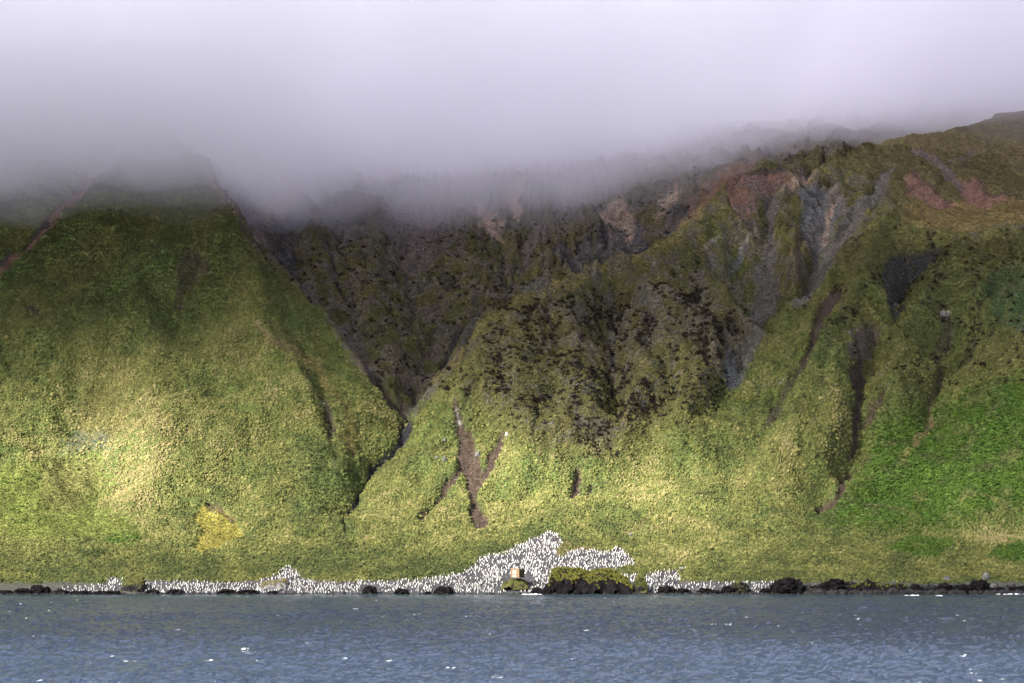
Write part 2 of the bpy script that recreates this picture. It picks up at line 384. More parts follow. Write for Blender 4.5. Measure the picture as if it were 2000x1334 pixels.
PATCH = [  # outline 'P' or line 'L' (with half-widths), cover, edge softness, strength
 ('P', 'hill', 8, .9, [(1600,332),(1750,262),(2000,205),(2200,170),(2200,470),(2010,440),(1860,462),(1770,430),(1700,350)]),
 ('P', 'meadow', 6, 1, [(1752,432),(1775,405),(1830,400),(2000,392),(2150,385),(2150,430),(1985,445),(1880,462),(1800,450)]),
 ('P', 'red', 3, 1, [(1765,350),(1792,335),(1830,372),(1872,405),(1840,412),(1768,385)]),
 ('P', 'red', 3, 1, [(1872,358),(1922,352),(1932,380),(1975,388),(1922,410),(1885,400),(1856,350)]),
 ('L', 'purple', 3, .9, [(1785,293,3),(1830,312,8),(1856,345,8),(1878,372,6)]),
 ('L', 'purple', 3, .8, [(1860,318,5),(1905,300,5)]),
 ('L', 'darkbrown', 2, .9, [(1905,352,2),(1925,360,2),(1935,382,3),(1990,385,2)]),
 ('L', 'darkbrown', 2, .9, [(1783,336,5),(1815,362,3),(1860,398,2)]),
 ('L', 'darkbrown', 2, .8, [(1870,327,4),(1905,323,4)]),
 ('P', 'bluegrey', 4, 1, [(1553,372),(1600,372),(1645,385),(1655,420),(1625,470),(1592,525),(1582,480),(1568,430)]),
 ('L', 'tan', 4, .8, [(1630,388,9),(1626,430,8),(1612,480,4)]),
 ('L', 'grey', 4, .9, [(1745,332,5),(1722,368,13),(1682,420,16),(1640,475,13),(1600,535,11),(1560,595,7)]),
 ('P', 'tan', 3, .9, [(1545,352),(1590,341),(1603,365),(1552,372),(1510,392)]),
 ('P', 'red', 3, 1, [(1428,362),(1458,342),(1522,334),(1545,356),(1510,382),(1482,412),(1450,432),(1422,425)]),
 ('L', 'darkbrown', 2, 1, [(1428,362,3),(1462,341,4),(1520,332,4),(1545,350,2)]),
 ('L', 'red', 4, .9, [(1478,316,7),(1430,345,13),(1380,388,17),(1330,432,13),(1290,466,9)]),
 ('L', 'grey', 5, .9, [(1504,395,11),(1508,450,11),(1502,520,11),(1500,580,20),(1482,640,18),(1462,690,12),(1445,745,16)]),
 ('L', 'pale', 3, .6, [(1470,455,5),(1455,490,7)]), ('L', 'bluegrey', 3, .8, [(1462,495,9),(1430,535,6)]),
 ('L', 'pale', 3, .5, [(1402,478,4),(1380,493,3)]), ('L', 'bluegrey', 3, .8, [(1392,515,8),(1392,540,8)]),
 ('P', 'bluegrey', 4, 1, [(1420,690),(1440,700),(1448,750),(1425,765),(1405,745)]),
 ('L', 'grey', 5, .7, [(1195,590,4),(1198,680,9),(1205,740,7)]),
 ('L', 'bluegrey', 5, .6, [(1265,590,18),(1290,600,14)]), ('L', 'bluegrey', 5, .6, [(1030,575,8),(1060,560,12)]),
 ('L', 'grey', 5, .5, [(1110,755,14),(1160,770,12)]), ('L', 'grey', 5, .5, [(1130,830,12),(1170,838,12)]),
 # back valley
 ('P', 'tan', 5, .75, [(388,295),(430,300),(470,330),(520,325),(600,320),(612,395),(560,425),(540,470),(505,490),(440,400)]),
 ('P', 'purple', 6, .9, [(425,300),(470,335),(500,420),(520,480),(490,470),(440,390)]),
 ('P', 'dark', 6, .8, [(462,360),(500,370),(515,405),(490,415),(465,400)]),
 ('P', 'dark', 7, .85, [(515,450),(600,408),(612,440),(585,480),(578,540),(600,575),(560,550),(520,500)]),
 ('P', 'dark', 7, .6, [(600,360),(720,400),(735,440),(700,470),(655,500),(630,440),(600,400)]),
 ('L', 'purple', 4, .8, [(520,505,2),(565,545,4),(600,580,8),(650,645,5),(690,700,4),(722,735,6),(760,790,3),(790,818,7)]),
 ('L', 'dark', 2, .9, [(640,480,5),(652,540,4),(680,607,3),(698,650,4)]),
 ('L', 'darkbrown', 3, .8, [(655,640,9),(700,690,8),(742,755,5),(772,800,4)]),
 ('P', 'purple', 8, .8, [(740,410),(800,375),(868,385),(892,450),(870,500),(800,560),(765,500)]),
 ('L', 'darkbrown', 2, .9, [(785,530,4),(803,590,4),(808,640,4),(826,700,4),(806,760,3)]),
 ('L', 'darkbrown', 2, .7, [(866,480,4),(866,560,3),(851,640,3),(828,705,4)]),
 ('L', 'dark', 2, .9, [(935,618,4),(898,665,5),(880,705,6),(868,728,9)]), ('L', 'grey', 5, .7, [(868,735,8),(835,775,9),(805,806,9)]),
 ('P', 'tan', 3, .95, [(915,392),(945,402),(975,430),(988,488),(965,478),(938,445)]),
 ('P', 'tan', 3, .9, [(993,366),(1012,358),(1023,380),(1016,425),(1008,445),(994,410)]),
 ('L', 'dark', 2, .8, [(985,495,3),(978,530,4),(994,590,5)]),
 ('P', 'purple', 4, .9, [(1020,500),(1060,450),(1085,445),(1070,480),(1035,510),(1010,560)]),
 ('P', 'dark', 3, 1, [(1088,492),(1103,476),(1122,500),(1150,530),(1130,545),(1098,535)]),
 ('P', 'dark', 3, 1, [(1120,485),(1150,470),(1165,500),(1175,525),(1150,530)]),
 ('P', 'dark', 4, 1, [(1160,460),(1200,430),(1250,440),(1262,480),(1180,522),(1168,500)]),
 ('P', 'tan', 5, .95, [(1165,425),(1212,382),(1228,405),(1240,450),(1235,480),(1215,450),(1170,445)]),
 ('L', 'tan', 3, .6, [(1188,445,2),(1192,490,2)]), ('L', 'tan', 3, .6, [(1225,450,3),(1228,490,2)]),
 ('P', 'tan', 5, .9, [(1280,385),(1325,370),(1335,385),(1300,430),(1275,445)]),
 ('P', 'dark', 4, .95, [(1300,410),(1345,400),(1340,430),(1305,470),(1282,478)]),
 # front faces
 ('P', 'darkbrown', 4, .8, [(352,488),(378,493),(398,522),(380,562),(356,608),(335,600),(356,570),(345,530)]),
 ('P', 'darkbrown', 3, .8, [(48,590),(62,592),(75,615),(60,630),(48,618)]),
 ('L', 'red', 3, 1, [(-80,612,12),(0,547,9),(60,476,8),(120,408,8),(180,348,9),(235,300,10)]),
 ('L', 'dark', 2, .8, [(-80,590,5),(0,532,5),(60,462,5),(120,394,4),(160,352,3)]),  # shadow of the upper bank painted along the red gully
 ('L', 'hill', 4, .7, [(70,385,2),(140,325,3),(200,280,3)]),
 ('L', 'khaki', 6, .9, [(510,625,7),(540,660,9),(585,690,12),(620,720,11)]),
 ('L', 'mustard', 6, 1, [(600,700,9),(640,755,9),(668,800,12),(685,850,13),(702,884,11)]),
 ('L', 'darkbrown', 3, .9, [(590,722,2),(615,775,4),(635,815,8),(652,850,6)]),  # shadow streak of the spur gully, painted as dark ground
 ('L', 'dark', 2, .5, [(648,900,3),(652,925,2)]),
 ('P', 'mustard', 20, .7, [(160,758),(250,752),(262,800),(240,860),(160,852),(125,830)]),
 ('P', 'grey', 16, .6, [(122,850),(150,845),(215,850),(220,885),(165,880),(125,888)]),
 ('P', 'moss', 22, .9, [(90,905),(190,900),(215,935),(195,990),(262,1012),(275,1052),(120,1058),(-150,1058),(-150,930)]),
 ('P', 'khaki', 12, .35, [(90,910),(190,905),(200,950),(150,1000),(80,1000)]),
 ('P', 'yellow', 3, 1, [(400,992),(425,984),(442,996),(454,1022),(468,1049),(430,1068),(382,1078),(372,1068),(382,1045),(384,1008)]),
  ('L', 'brown', 3, .8, [(418,985,6),(432,990,7),(446,1020,4)]),
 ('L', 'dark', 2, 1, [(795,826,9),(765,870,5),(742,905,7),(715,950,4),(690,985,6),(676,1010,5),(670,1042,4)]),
 ('L', 'grey', 3, .6, [(770,868,5),(742,902,6)]),
 ('L', 'brown', 2, 1, [(895,795,7),(905,820,11),(917,850,12),(925,880,18),(930,905,21),(934,940,12),(926,975,10),(924,1000,11),(936,1014,17)]),
 ('L', 'brown', 2, 1, [(915,900,14),(893,935,8),(870,965,7),(852,983,4)]), ('L', 'brown', 2, 1, [(842,990,8),(820,1010,7)]),
 ('L', 'brown', 2, 1, [(993,850,5),(986,875,7),(966,910,8),(955,930,7),(945,944,5)]),
 ('L', 'pale', 2, .8, [(903,808,2),(908,822,3)]),
 ('L', 'brown', 2, 1, [(1127,918,8),(1124,970,8)]), ('L', 'brown', 2, .8, [(1150,948,4),(1146,968,5)]),
 ('L', 'khaki', 2, .8, [(1280,1003,3),(1255,1030,3),(1215,1045,2)]), ('L', 'brown', 2, .6, [(1400,1070,2),(1340,1090,2),(1300,1100,1)]),
 ('L', 'darkbrown', 2, .8, [(612,1070,2),(590,1088,2),(566,1104,3)]),
 ('P', 'khaki', 5, .7, [(1085,1048),(1125,1060),(1160,1072),(1130,1080),(1098,1090),(1080,1082)]),
 ('L', 'darkbrown', 2, 1, [(1635,570,6),(1612,620,11),(1591,676,9),(1572,715,7)]), ('L', 'darkbrown', 3, .8, [(1568,722,11),(1535,768,9),(1510,815,9),(1497,836,6)]),
 ('P', 'dark', 4, .9, [(1745,505),(1800,492),(1838,490),(1785,565),(1765,600),(1735,640),(1722,600)]),
 ('P', 'purple', 4, .8, [(1660,640),(1690,645),(1730,650),(1705,705),(1690,740),(1665,700)]),
 ('L', 'darkbrown', 3, 1, [(1682,720,15),(1672,790,10),(1664,850,9),(1662,900,6)]), ('L', 'brown', 2, 1, [(1680,925,7),(1640,955,8),(1585,1000,6)]),
 ('L', 'brown', 2, .9, [(1730,765,3),(1702,805,5),(1680,850,5)]),
 ('L', 'darkbrown', 4, .75, [(1838,600,8),(1845,680,13),(1832,740,12),(1816,800,9)]), ('L', 'khaki', 3, .9, [(1816,800,8),(1800,850,7),(1790,870,10)]),
 ('L', 'mustard', 3, .8, [(1790,868,9),(1775,905,4)]), ('L', 'pale', 3, .5, [(1838,612,5),(1846,618,5)]),
 ('P', 'teal', 10, .8, [(1930,540),(1985,530),(2100,540),(2100,690),(1960,640),(1925,600)]),
]
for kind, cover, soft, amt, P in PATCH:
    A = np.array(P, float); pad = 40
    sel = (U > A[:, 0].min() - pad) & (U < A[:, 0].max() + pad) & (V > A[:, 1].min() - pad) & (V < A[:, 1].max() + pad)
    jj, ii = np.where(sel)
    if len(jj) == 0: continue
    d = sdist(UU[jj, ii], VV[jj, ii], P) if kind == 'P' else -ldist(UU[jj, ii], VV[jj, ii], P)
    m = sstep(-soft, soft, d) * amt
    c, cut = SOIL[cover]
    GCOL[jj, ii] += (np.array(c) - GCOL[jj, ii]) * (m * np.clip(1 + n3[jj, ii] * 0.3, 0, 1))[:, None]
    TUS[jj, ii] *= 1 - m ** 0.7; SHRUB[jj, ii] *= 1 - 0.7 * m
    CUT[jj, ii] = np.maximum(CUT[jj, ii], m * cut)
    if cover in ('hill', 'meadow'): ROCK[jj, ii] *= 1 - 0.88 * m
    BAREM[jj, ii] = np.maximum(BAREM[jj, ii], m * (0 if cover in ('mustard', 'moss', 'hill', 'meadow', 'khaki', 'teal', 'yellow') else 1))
CUT += 1.6 * sstep(3, -4, ldist(UU, VV, [(800,826,0),(765,870,0),(742,905,0),(715,950,0),(690,985,0),(676,1010,0),(670,1045,0)]))
vg = sstep(-30, 40, fbm(GX / 4, GY / 4, 3, 45) * 22 + sdist(UU, VV, [(1700,830),(1760,815),(1850,800),(1900,770),(1960,745),(2200,720),(2200,1000),(1960,1005),(1800,1045),(1720,1035),(1595,1015),(1650,965),(1690,930),(1680,880)]))
GREEN = 0.85 * vg * sstep(-0.30, 0.15, n2 + 0.10)
for u0, v0, ru, rv in ((60, 1000, 60, 30), (1800, 1065, 60, 20), (235, 1050, 30, 12), (60, 950, 60, 25), (1990, 1080, 60, 20)):
    GREEN = np.maximum(GREEN, sstep(0.25, 0.6, blob(u0, v0, ru, rv) + n2 * 0.5) * 0.8)
GREEN *= np.clip(TUS * 1.3, 0, 1)
GCOL = mixc(GCOL, (0.045, 0.090, 0.014), GREEN)
DRY = np.clip(DRY - 0.6 * GREEN, 0, 1)
# rills follow the fall line, which fans out differently on every spur
KX = np.interp(GX, [-190, -150, -115, -80, -50, -32, -15, 10, 40, 62, 85, 190], [-.45, -.4, 0.0, .38, .40, -.1, -.35, -.1, .25, .0, -.5, -.45])
sh = GX + KX * (GY - 610) * 0.9
rw = fbm(GX / 14, GY / 14, 3, 111) * 5
RILL = 0.62 * (2 * np.abs(perlin((sh + rw) / 9.5, GY / 46 + 3, 112)) * 1.6 - 0.55) + 0.38 * (2 * np.abs(perlin((sh + rw) / 4.3, GY / 24, 113)) * 1.6 - 0.55)
steep = np.clip(ROCK + 0.15, 0, 1) * sstep(550, 600, GY)
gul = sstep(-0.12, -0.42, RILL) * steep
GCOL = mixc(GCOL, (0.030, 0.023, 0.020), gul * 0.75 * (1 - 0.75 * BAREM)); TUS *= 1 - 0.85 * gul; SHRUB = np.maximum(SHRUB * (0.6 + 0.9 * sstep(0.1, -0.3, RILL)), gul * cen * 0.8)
crestl = sstep(0.25, 0.6, RILL) * steep; GCOL = mixc(GCOL, (0.105, 0.088, 0.036), crestl * 0.5 * (1 - 0.85 * BAREM))
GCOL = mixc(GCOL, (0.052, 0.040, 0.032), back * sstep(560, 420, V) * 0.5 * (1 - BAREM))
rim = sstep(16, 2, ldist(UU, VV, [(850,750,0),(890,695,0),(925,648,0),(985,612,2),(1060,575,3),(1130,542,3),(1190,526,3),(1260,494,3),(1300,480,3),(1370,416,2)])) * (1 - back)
GCOL = mixc(GCOL, (0.135, 0.105, 0.042), rim * 0.7)  # crest line painted lighter so it looks lit
# penguin colonies and the beach
COLONY = [
 [(790,1136),(850,1126),(905,1116),(928,1100),(938,1084),(985,1079),(1008,1063),(1045,1048),(1077,1036),(1092,1045),(1101,1062),(1086,1074),(1092,1086),(1130,1071),(1165,1074),(1190,1076),(1210,1067),(1226,1080),(1241,1102),(1202,1110),(1182,1112),(1150,1120),(1130,1113),(1076,1112),(1073,1152),(1060,1157),(790,1160)],
 [(1214,1121),(1245,1120),(1246,1138),(1226,1132)],
 [(1258,1120),(1300,1113),(1342,1107),(1322,1118),(1336,1141),(1332,1156),(1264,1156)],
 [(1330,1138),(1420,1135),(1530,1134),(1525,1156),(1330,1156)],
 [(120,1146),(200,1142),(216,1122),(238,1128),(240,1156),(120,1158)],
 [(270,1134),(350,1131),(420,1134),(500,1136),(535,1122),(562,1104),(572,1105),(585,1124),(620,1137),(700,1133),(800,1131),(800,1160),(270,1160)],
]
uc = U + fbm(GX / 2.5, GY / 2.5, 2, 90) * 6; vc = V + fbm(GX / 2.5, GY / 2.5, 2, 91) * 4
colm = np.zeros(GX.shape)
U, V = proj(GX, np.maximum(GY, 60), GZ)
uc = U + fbm(GX / 2.5, GY / 2.5, 2, 90) * 6; vc = V + fbm(GX / 2.5, GY / 2.5, 2, 91) * 4
nearb = (V > 1000) & (GY > 490)
jj, ii = np.where(nearb & (np.abs(GX) < 160))
for P in COLONY:
    colm[jj, ii] = np.maximum(colm[jj, ii], sstep(-2.5, 2.5, sdist(uc[jj, ii], vc[jj, ii], P)))
beach = sstep(1133, 1139, V + n2 * 9 + n3 * 3) * (GY < 530)
beach = np.maximum(beach, (GY < 503) * 1.0)
bare = np.maximum(beach, colm)
GCOL = mixc(GCOL, (0.055, 0.052, 0.053), beach * (0.8 + 0.2 * n3)); GCOL = mixc(GCOL, (0.060, 0.058, 0.064), colm)
TUS *= 1 - bare; SHRUB *= 1 - bare; GREEN *= 1 - bare
CUT = np.maximum(CUT, colm * 0.35)
# relief
rib = ridged(GX / 13 + n1 * 1.5, GY / 30, 4, 101)
crag = ridged(GX / 6.0, GY / 9.0, 4, 102)
rill = RILL
GZ = GZ + wamp * (ROCK * (rib * 2.6 + crag * 1.0 + rill * 2.2) + (1 - ROCK) * (rib * 0.8 + rill * 0.55 * sstep(545, 600, GY) + fbm(GX / 7, GY / 9, 3, 103) * 1.3) * sstep(505, 570, GY) + 0.25 * n3)
GZ -= CUT + 0.5 * CUT * np.maximum(fbm(GX / 3, GY / 8, 3, 104), 0)
GZ += (bare * 0.12 * fbm(GX / 1.6, GY / 1.6, 3, 105)) * (np.abs(GX) < 220)
GCOL = mixc(GCOL, (0.045, 0.038, 0.030), np.clip(SHRUB * 0.6, 0, 1))
rockface = sstep(0.25, 0.6, ROCK * (crag + n2)) * (1 - bare)
GCOL = mixc(GCOL, (0.062, 0.055, 0.050), rockface * 0.6)
GCOL = mixc(GCOL, (0.13, 0.125, 0.125), rockface * sstep(0.25, 0.5, fbm(GX / 1.5, GY / 1.5, 3, 106)) * 0.5)
GCOL *= np.clip(1 + 0.35 * n3 + 0.25 * n2, 0.4, 1.8)[..., None]
GCOL = np.clip(GCOL, 0.008, 0.8)
print('cover', round(time.time() - T0, 1))

# ------------------------------------------------------------------ materials
class Mat:
    def __init__(self, name, rough=0.9, spec=0.2):
        self.m = bpy.data.materials.new(name); self.m.use_nodes = True
        self.t = self.m.node_tree; self.b = self.t.nodes['Principled BSDF']
        self.b.inputs['Roughness'].default_value = rough
        self.b.inputs['Specular IOR Level'].default_value = spec
    def n(self, typ, **kw):
        nd = self.t.nodes.new(typ)
        for k, v in kw.items():
            if k in nd.inputs: nd.inputs[k].default_value = v
            else: setattr(nd, k, v)
        return nd
    def l(self, a, b): self.t.links.new(a, b)
    def pos(self, scale=(1, 1, 1)):
        g = self.n('ShaderNodeNewGeometry'); mp = self.n('ShaderNodeMapping'); mp.inputs['Scale'].default_value = scale
        self.l(g.outputs['Position'], mp.inputs['Vector']); return mp.outputs[0]
    def noise(self, scale, detail=4, vec=None, rough=0.55):
        nd = self.n('ShaderNodeTexNoise'); nd.inputs['Scale'].default_value = scale; nd.inputs['Detail'].default_value = detail
        nd.inputs['Roughness'].default_value = rough
        self.l(vec if vec is not None else self.pos(), nd.inputs['Vector']); return nd.outputs['Fac']
    def ramp(self, fac, stops):
        nd = self.n('ShaderNodeValToRGB'); e = nd.color_ramp.elements
        while len(e) < len(stops): e.new(0.5)
        for k, (p, c) in enumerate(stops):
            e[k].position = p; e[k].color = (*c, 1) if not isinstance(c, (int, float)) else (c, c, c, 1)
        self.l(fac, nd.inputs[0]); return nd.outputs[0]
    def mix(self, a, b, fac, mode='MIX'):
        nd = self.n('ShaderNodeMix', data_type='RGBA', blend_type=mode)
        for s, v in ((6, a), (7, b)):
            if isinstance(v, tuple): nd.inputs[s].default_value = (*v, 1)
            else: self.l(v, nd.inputs[s])
        if isinstance(fac, (int, float)): nd.inputs[0].default_value = fac
        else: self.l(fac, nd.inputs[0])
        return nd.outputs[2]
    def attr(self, name, inst=False):
        nd = self.n('ShaderNodeAttribute', attribute_name=name, attribute_type='INSTANCER' if inst else 'GEOMETRY'); return nd
    def color(self, c):
        if isinstance(c, tuple): self.b.inputs['Base Color'].default_value = (*c, 1)
        else: self.l(c, self.b.inputs['Base Color'])
    def bump(self, h, strength=0.5, dist=0.1):
        nd = self.n('ShaderNodeBump'); nd.inputs['Strength'].default_value = strength; nd.inputs['Distance'].default_value = dist
        self.l(h, nd.inputs['Height']); self.l(nd.outputs[0], self.b.inputs['Normal'])

def ground_mat():
    M = Mat('turf_and_soil', 0.95, 0.1)
    c = M.attr('cover').outputs['Color']
    k = M.ramp(M.noise(1.1, 5), [(0.3, 0.45), (0.5, 0.95), (0.72, 1.7)])
    c = M.mix(c, k, 1.0, 'MULTIPLY')
    k2 = M.ramp(M.noise(3.5, 3), [(0.35, 0.6), (0.5, 1.0), (0.68, 1.55)])
    c = M.mix(c, k2, 1.0, 'MULTIPLY')
    M.color(c); M.bump(M.noise(2.2, 5), 0.9, 0.5)
    return M.m
def gravel_mat():
    M = Mat('grey_gravel', 0.85, 0.25)
    c = M.attr('cover').outputs['Color']
    vo = M.n('ShaderNodeTexVoronoi'); vo.inputs['Scale'].default_value = 3.2; M.l(M.pos(), vo.inputs['Vector'])
    c = M.mix(c, M.ramp(vo.outputs['Color'], [(0.0, 0.35), (0.5, 0.9), (1.0, 1.6)]), 1.0, 'MULTIPLY')
    M.color(c); M.bump(vo.outputs['Distance'], 0.8, 0.25)
    return M.m
ground_material, gravel_material = ground_mat(), gravel_mat()
fb = (bare[:-1, :-1] + bare[1:, 1:] + bare[1:, :-1] + bare[:-1, 1:]) / 4 > 0.5
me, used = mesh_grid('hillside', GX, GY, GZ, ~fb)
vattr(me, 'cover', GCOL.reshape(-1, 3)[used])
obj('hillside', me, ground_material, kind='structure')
me, used = mesh_grid('beach', GX, GY, GZ, fb)
vattr(me, 'cover', GCOL.reshape(-1, 3)[used])
obj('beach', me, gravel_material, kind='structure')

def sample(A, x, y):
    """bilinear lookup of a grid array at plan positions"""
    i = np.clip(np.searchsorted(ax, x, 'right') - 1, 0, len(ax) - 2); j = np.clip(np.searchsorted(ay, y, 'right') - 1, 0, len(ay) - 2)
    fx = (x - ax[i]) / (ax[i + 1] - ax[i]); fy = (y - ay[j]) / (ay[j + 1] - ay[j])
    if A.ndim == 3: fx = fx[:, None]; fy = fy[:, None]
    return (A[j, i] * (1 - fx) + A[j, i + 1] * fx) * (1 - fy) + (A[j + 1, i] * (1 - fx) + A[j + 1, i + 1] * fx) * fy
def ground_z(x, y): return float(sample(GZ, np.array([x], float), np.array([y], float))[0])


# ------------------------------------------------------------------ tussock grass
def tuft(name, n, seed, rad, hgt, width, droop):
    rg = random.Random(seed); co, fa, tip = [], [], []
    def add(p, t): co.append(p); tip.append(t); return len(co) - 1
    top = add((0, 0, hgt * 0.55), 0.25); ring = []
    for k in range(7):
        a = k / 7 * 2 * math.pi; rr = rad * (0.62 + 0.1 * rg.random())
        ring.append(add((math.cos(a) * rr, math.sin(a) * rr, -0.25), 0.0))
    mid = [add((math.cos(k / 7 * 2 * math.pi + .4) * rad * .5, math.sin(k / 7 * 2 * math.pi + .4) * rad * .5, hgt * .38), 0.15) for k in range(7)]
    for k in range(7):
        q = (k + 1) % 7
        fa += [(ring[k], ring[q], mid[k]), (mid[k], ring[q], mid[q]), (mid[k], mid[q], top)]
    for k in range(n):
        a = rg.random() * 2 * math.pi; r0 = rad * 0.35 * rg.random(); L = rg.uniform(0.75, 1.15); w = width * rg.uniform(0.7, 1.3)
        ca, sa = math.cos(a), math.sin(a); lift = rg.uniform(0.55, 1.15)
        def P(r, z, s): return (ca * r - sa * s, sa * r + ca * s, z)
        r1 = r0 + rad * 0.42 * L; r2 = rad * (0.75 + 0.35 * rg.random()) * L
        z1, z2 = hgt * lift, hgt * (lift - droop * rg.uniform(.5, 1.2))
        i0 = add(P(r0, hgt * .1, -w * .5), 0.1); i1 = add(P(r0, hgt * .1, w * .5), 0.1)
        i2 = add(P(r1, z1, -w * .6), 0.65); i3 = add(P(r1, z1, w * .6), 0.65); i4 = add(P(r2, z2, 0), 1.0)
        fa += [(i0, i1, i3), (i0, i3, i2), (i2, i3, i4)]
    me = mesh_np(name, np.array(co), np.array(fa), True)
    vattr(me, 'tip', np.array(tip)); return me
def leaf_cushion(name, seed):
    """broad round leaves of the megaherb: a dome of small tilted discs"""
    rg = random.Random(seed); co, fa, tip = [], [], []
    for k in range(30):
        a = rg.random() * 6.283; el = math.asin(rg.uniform(0.15, 1)); r = 0.5
        c = Vector((math.cos(a) * math.cos(el) * r, math.sin(a) * math.cos(el) * r, math.sin(el) * r * .7))
        nrm = (c + Vector((0, 0, .35))).normalized(); t1 = nrm.orthogonal().normalized(); t2 = nrm.cross(t1); s = rg.uniform(.11, .2)
        b = len(co)
        for q in range(6):
            an = q / 6 * 6.283; co.append(tuple(c + t1 * math.cos(an) * s + t2 * math.sin(an) * s)); tip.append(rg.uniform(.3, 1))
        fa += [(b, b + q, b + q + 1) for q in range(1, 5)]
    me = mesh_np(name, np.array(co), np.array(fa), True)
    vattr(me, 'tip', np.array(tip)); return me
def twig_bush(name, seed):
    rg = random.Random(seed); co, fa, tip = [], [], []
    for k in range(34):
        c = Vector((rg.gauss(0, .3), rg.gauss(0, .3), abs(rg.gauss(.15, .22)))); b = len(co); s = rg.uniform(.12, .26)
        d1 = Vector((rg.uniform(-1, 1), rg.uniform(-1, 1), rg.uniform(-1, 1))).normalized(); d2 = d1.orthogonal()
        co += [tuple(c + d1 * s), tuple(c - d1 * s * .6 + d2 * s), tuple(c - d1 * s * .6 - d2 * s)]; tip += [1, .3, .3]; fa.append((b, b + 1, b + 2))
    me = mesh_np(name, np.array(co), np.array(fa), True); vattr(me, 'tip', np.array(tip)); return me
def stone_mesh(name, seed, sub=1):
    bm = bmesh.new(); bmesh.ops.create_icosphere(bm, subdivisions=sub, radius=0.5); rg = random.Random(seed)
    for v in bm.verts: v.co *= rg.uniform(.72, 1.15); v.co.z *= .7
    me = bpy.data.meshes.new(name); bm.to_mesh(me); bm.free()
    vattr(me, 'tip', np.ones(len(me.vertices)) * .5); return me
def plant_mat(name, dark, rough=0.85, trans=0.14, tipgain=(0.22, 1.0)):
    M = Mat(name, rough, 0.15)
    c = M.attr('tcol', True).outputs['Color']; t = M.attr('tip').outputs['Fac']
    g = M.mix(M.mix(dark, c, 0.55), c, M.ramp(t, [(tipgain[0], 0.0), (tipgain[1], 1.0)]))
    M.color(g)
    if trans:
        out = M.t.nodes['Material Output']; tr = M.n('ShaderNodeBsdfTranslucent'); M.l(g, tr.inputs['Color'])
        mx = M.n('ShaderNodeMixShader'); mx.inputs[0].default_value = trans
        M.l(M.b.outputs[0], mx.inputs[1]); M.l(tr.outputs[0], mx.inputs[2]); M.l(mx.outputs[0], out.inputs[0])
    return M.m
def scatter(name, pos, rot, scale, col, meshes, mat, **props):
    """one object whose points carry copies of a few small meshes"""
    pm = bpy.data.meshes.new(name); pm.vertices.add(len(pos)); pm.vertices.foreach_set('co', pos.astype(np.float32).ravel())
    vattr(pm, 'tcol', col)
    for nm, arr in (('rot', rot), ('scl', scale)):
        a = pm.attributes.new(nm, 'FLOAT_VECTOR', 'POINT'); a.data.foreach_set('vector', arr.astype(np.float32).ravel())
    a = pm.attributes.new('pick', 'INT', 'POINT'); a.data.foreach_set('value', RNG.integers(0, len(meshes), len(pos)).astype(np.int32))
    o = obj(name, pm, mat, **props)
    ng = bpy.data.node_groups.new(name + '_spread', 'GeometryNodeTree')
    ng.interface.new_socket('Geometry', in_out='INPUT', socket_type='NodeSocketGeometry')
    ng.interface.new_socket('Geometry', in_out='OUTPUT', socket_type='NodeSocketGeometry')
    N = ng.nodes.new; gi, go = N('NodeGroupInput'), N('NodeGroupOutput')
    ins = N('GeometryNodeInstanceOnPoints'); ng.links.new(gi.outputs[0], ins.inputs['Points'])
    jn = N('GeometryNodeGeometryToInstance')
    srcs = []
    for k, me in enumerate(meshes):
        if len(me.materials) == 0: me.materials.append(mat)
        so = bpy.data.objects.new(me.name, me); oi = N('GeometryNodeObjectInfo'); oi.inputs[0].default_value = so
        oi.inputs['As Instance'].default_value = True; srcs.append(oi)
    for oi in reversed(srcs): ng.links.new(oi.outputs['Geometry'], jn.inputs[0])
    ng.links.new(jn.outputs[0], ins.inputs['Instance'])
    ins.inputs['Pick Instance'].default_value = True
    def named(nm, typ):
        nd = N('GeometryNodeInputNamedAttribute'); nd.data_type = typ; nd.inputs['Name'].default_value = nm; return nd.outputs['Attribute']
    ng.links.new(named('pick', 'INT'), ins.inputs['Instance Index'])
    er = N('FunctionNodeEulerToRotation'); ng.links.new(named('rot', 'FLOAT_VECTOR'), er.inputs[0]); ng.links.new(er.outputs[0], ins.inputs['Rotation'])
    ng.links.new(named('scl', 'FLOAT_VECTOR'), ins.inputs['Scale'])
    ng.links.new(ins.outputs[0], go.inputs[0])
    md = o.modifiers.new('spread', 'NODES'); md.node_group = ng
    return o
def jgrid(x0, x1, y0, y1, sx, sy, jit=0.42):
    X, Y = np.meshgrid(np.arange(x0, x1, sx), np.arange(y0, y1, sy)); X = X + (np.arange(X.shape[0]) % 2)[:, None] * sx / 2
    X = X + RNG.uniform(-jit, jit, X.shape) * sx; Y = Y + RNG.uniform(-jit, jit, X.shape) * sy
    return X.ravel(), Y.ravel()
def in_view(x, y, z, m=70):
    u, v = proj(x, y, z); return (u > -m * 2) & (u < 2000 + m * 2) & (v > 180)
DENS = TUS
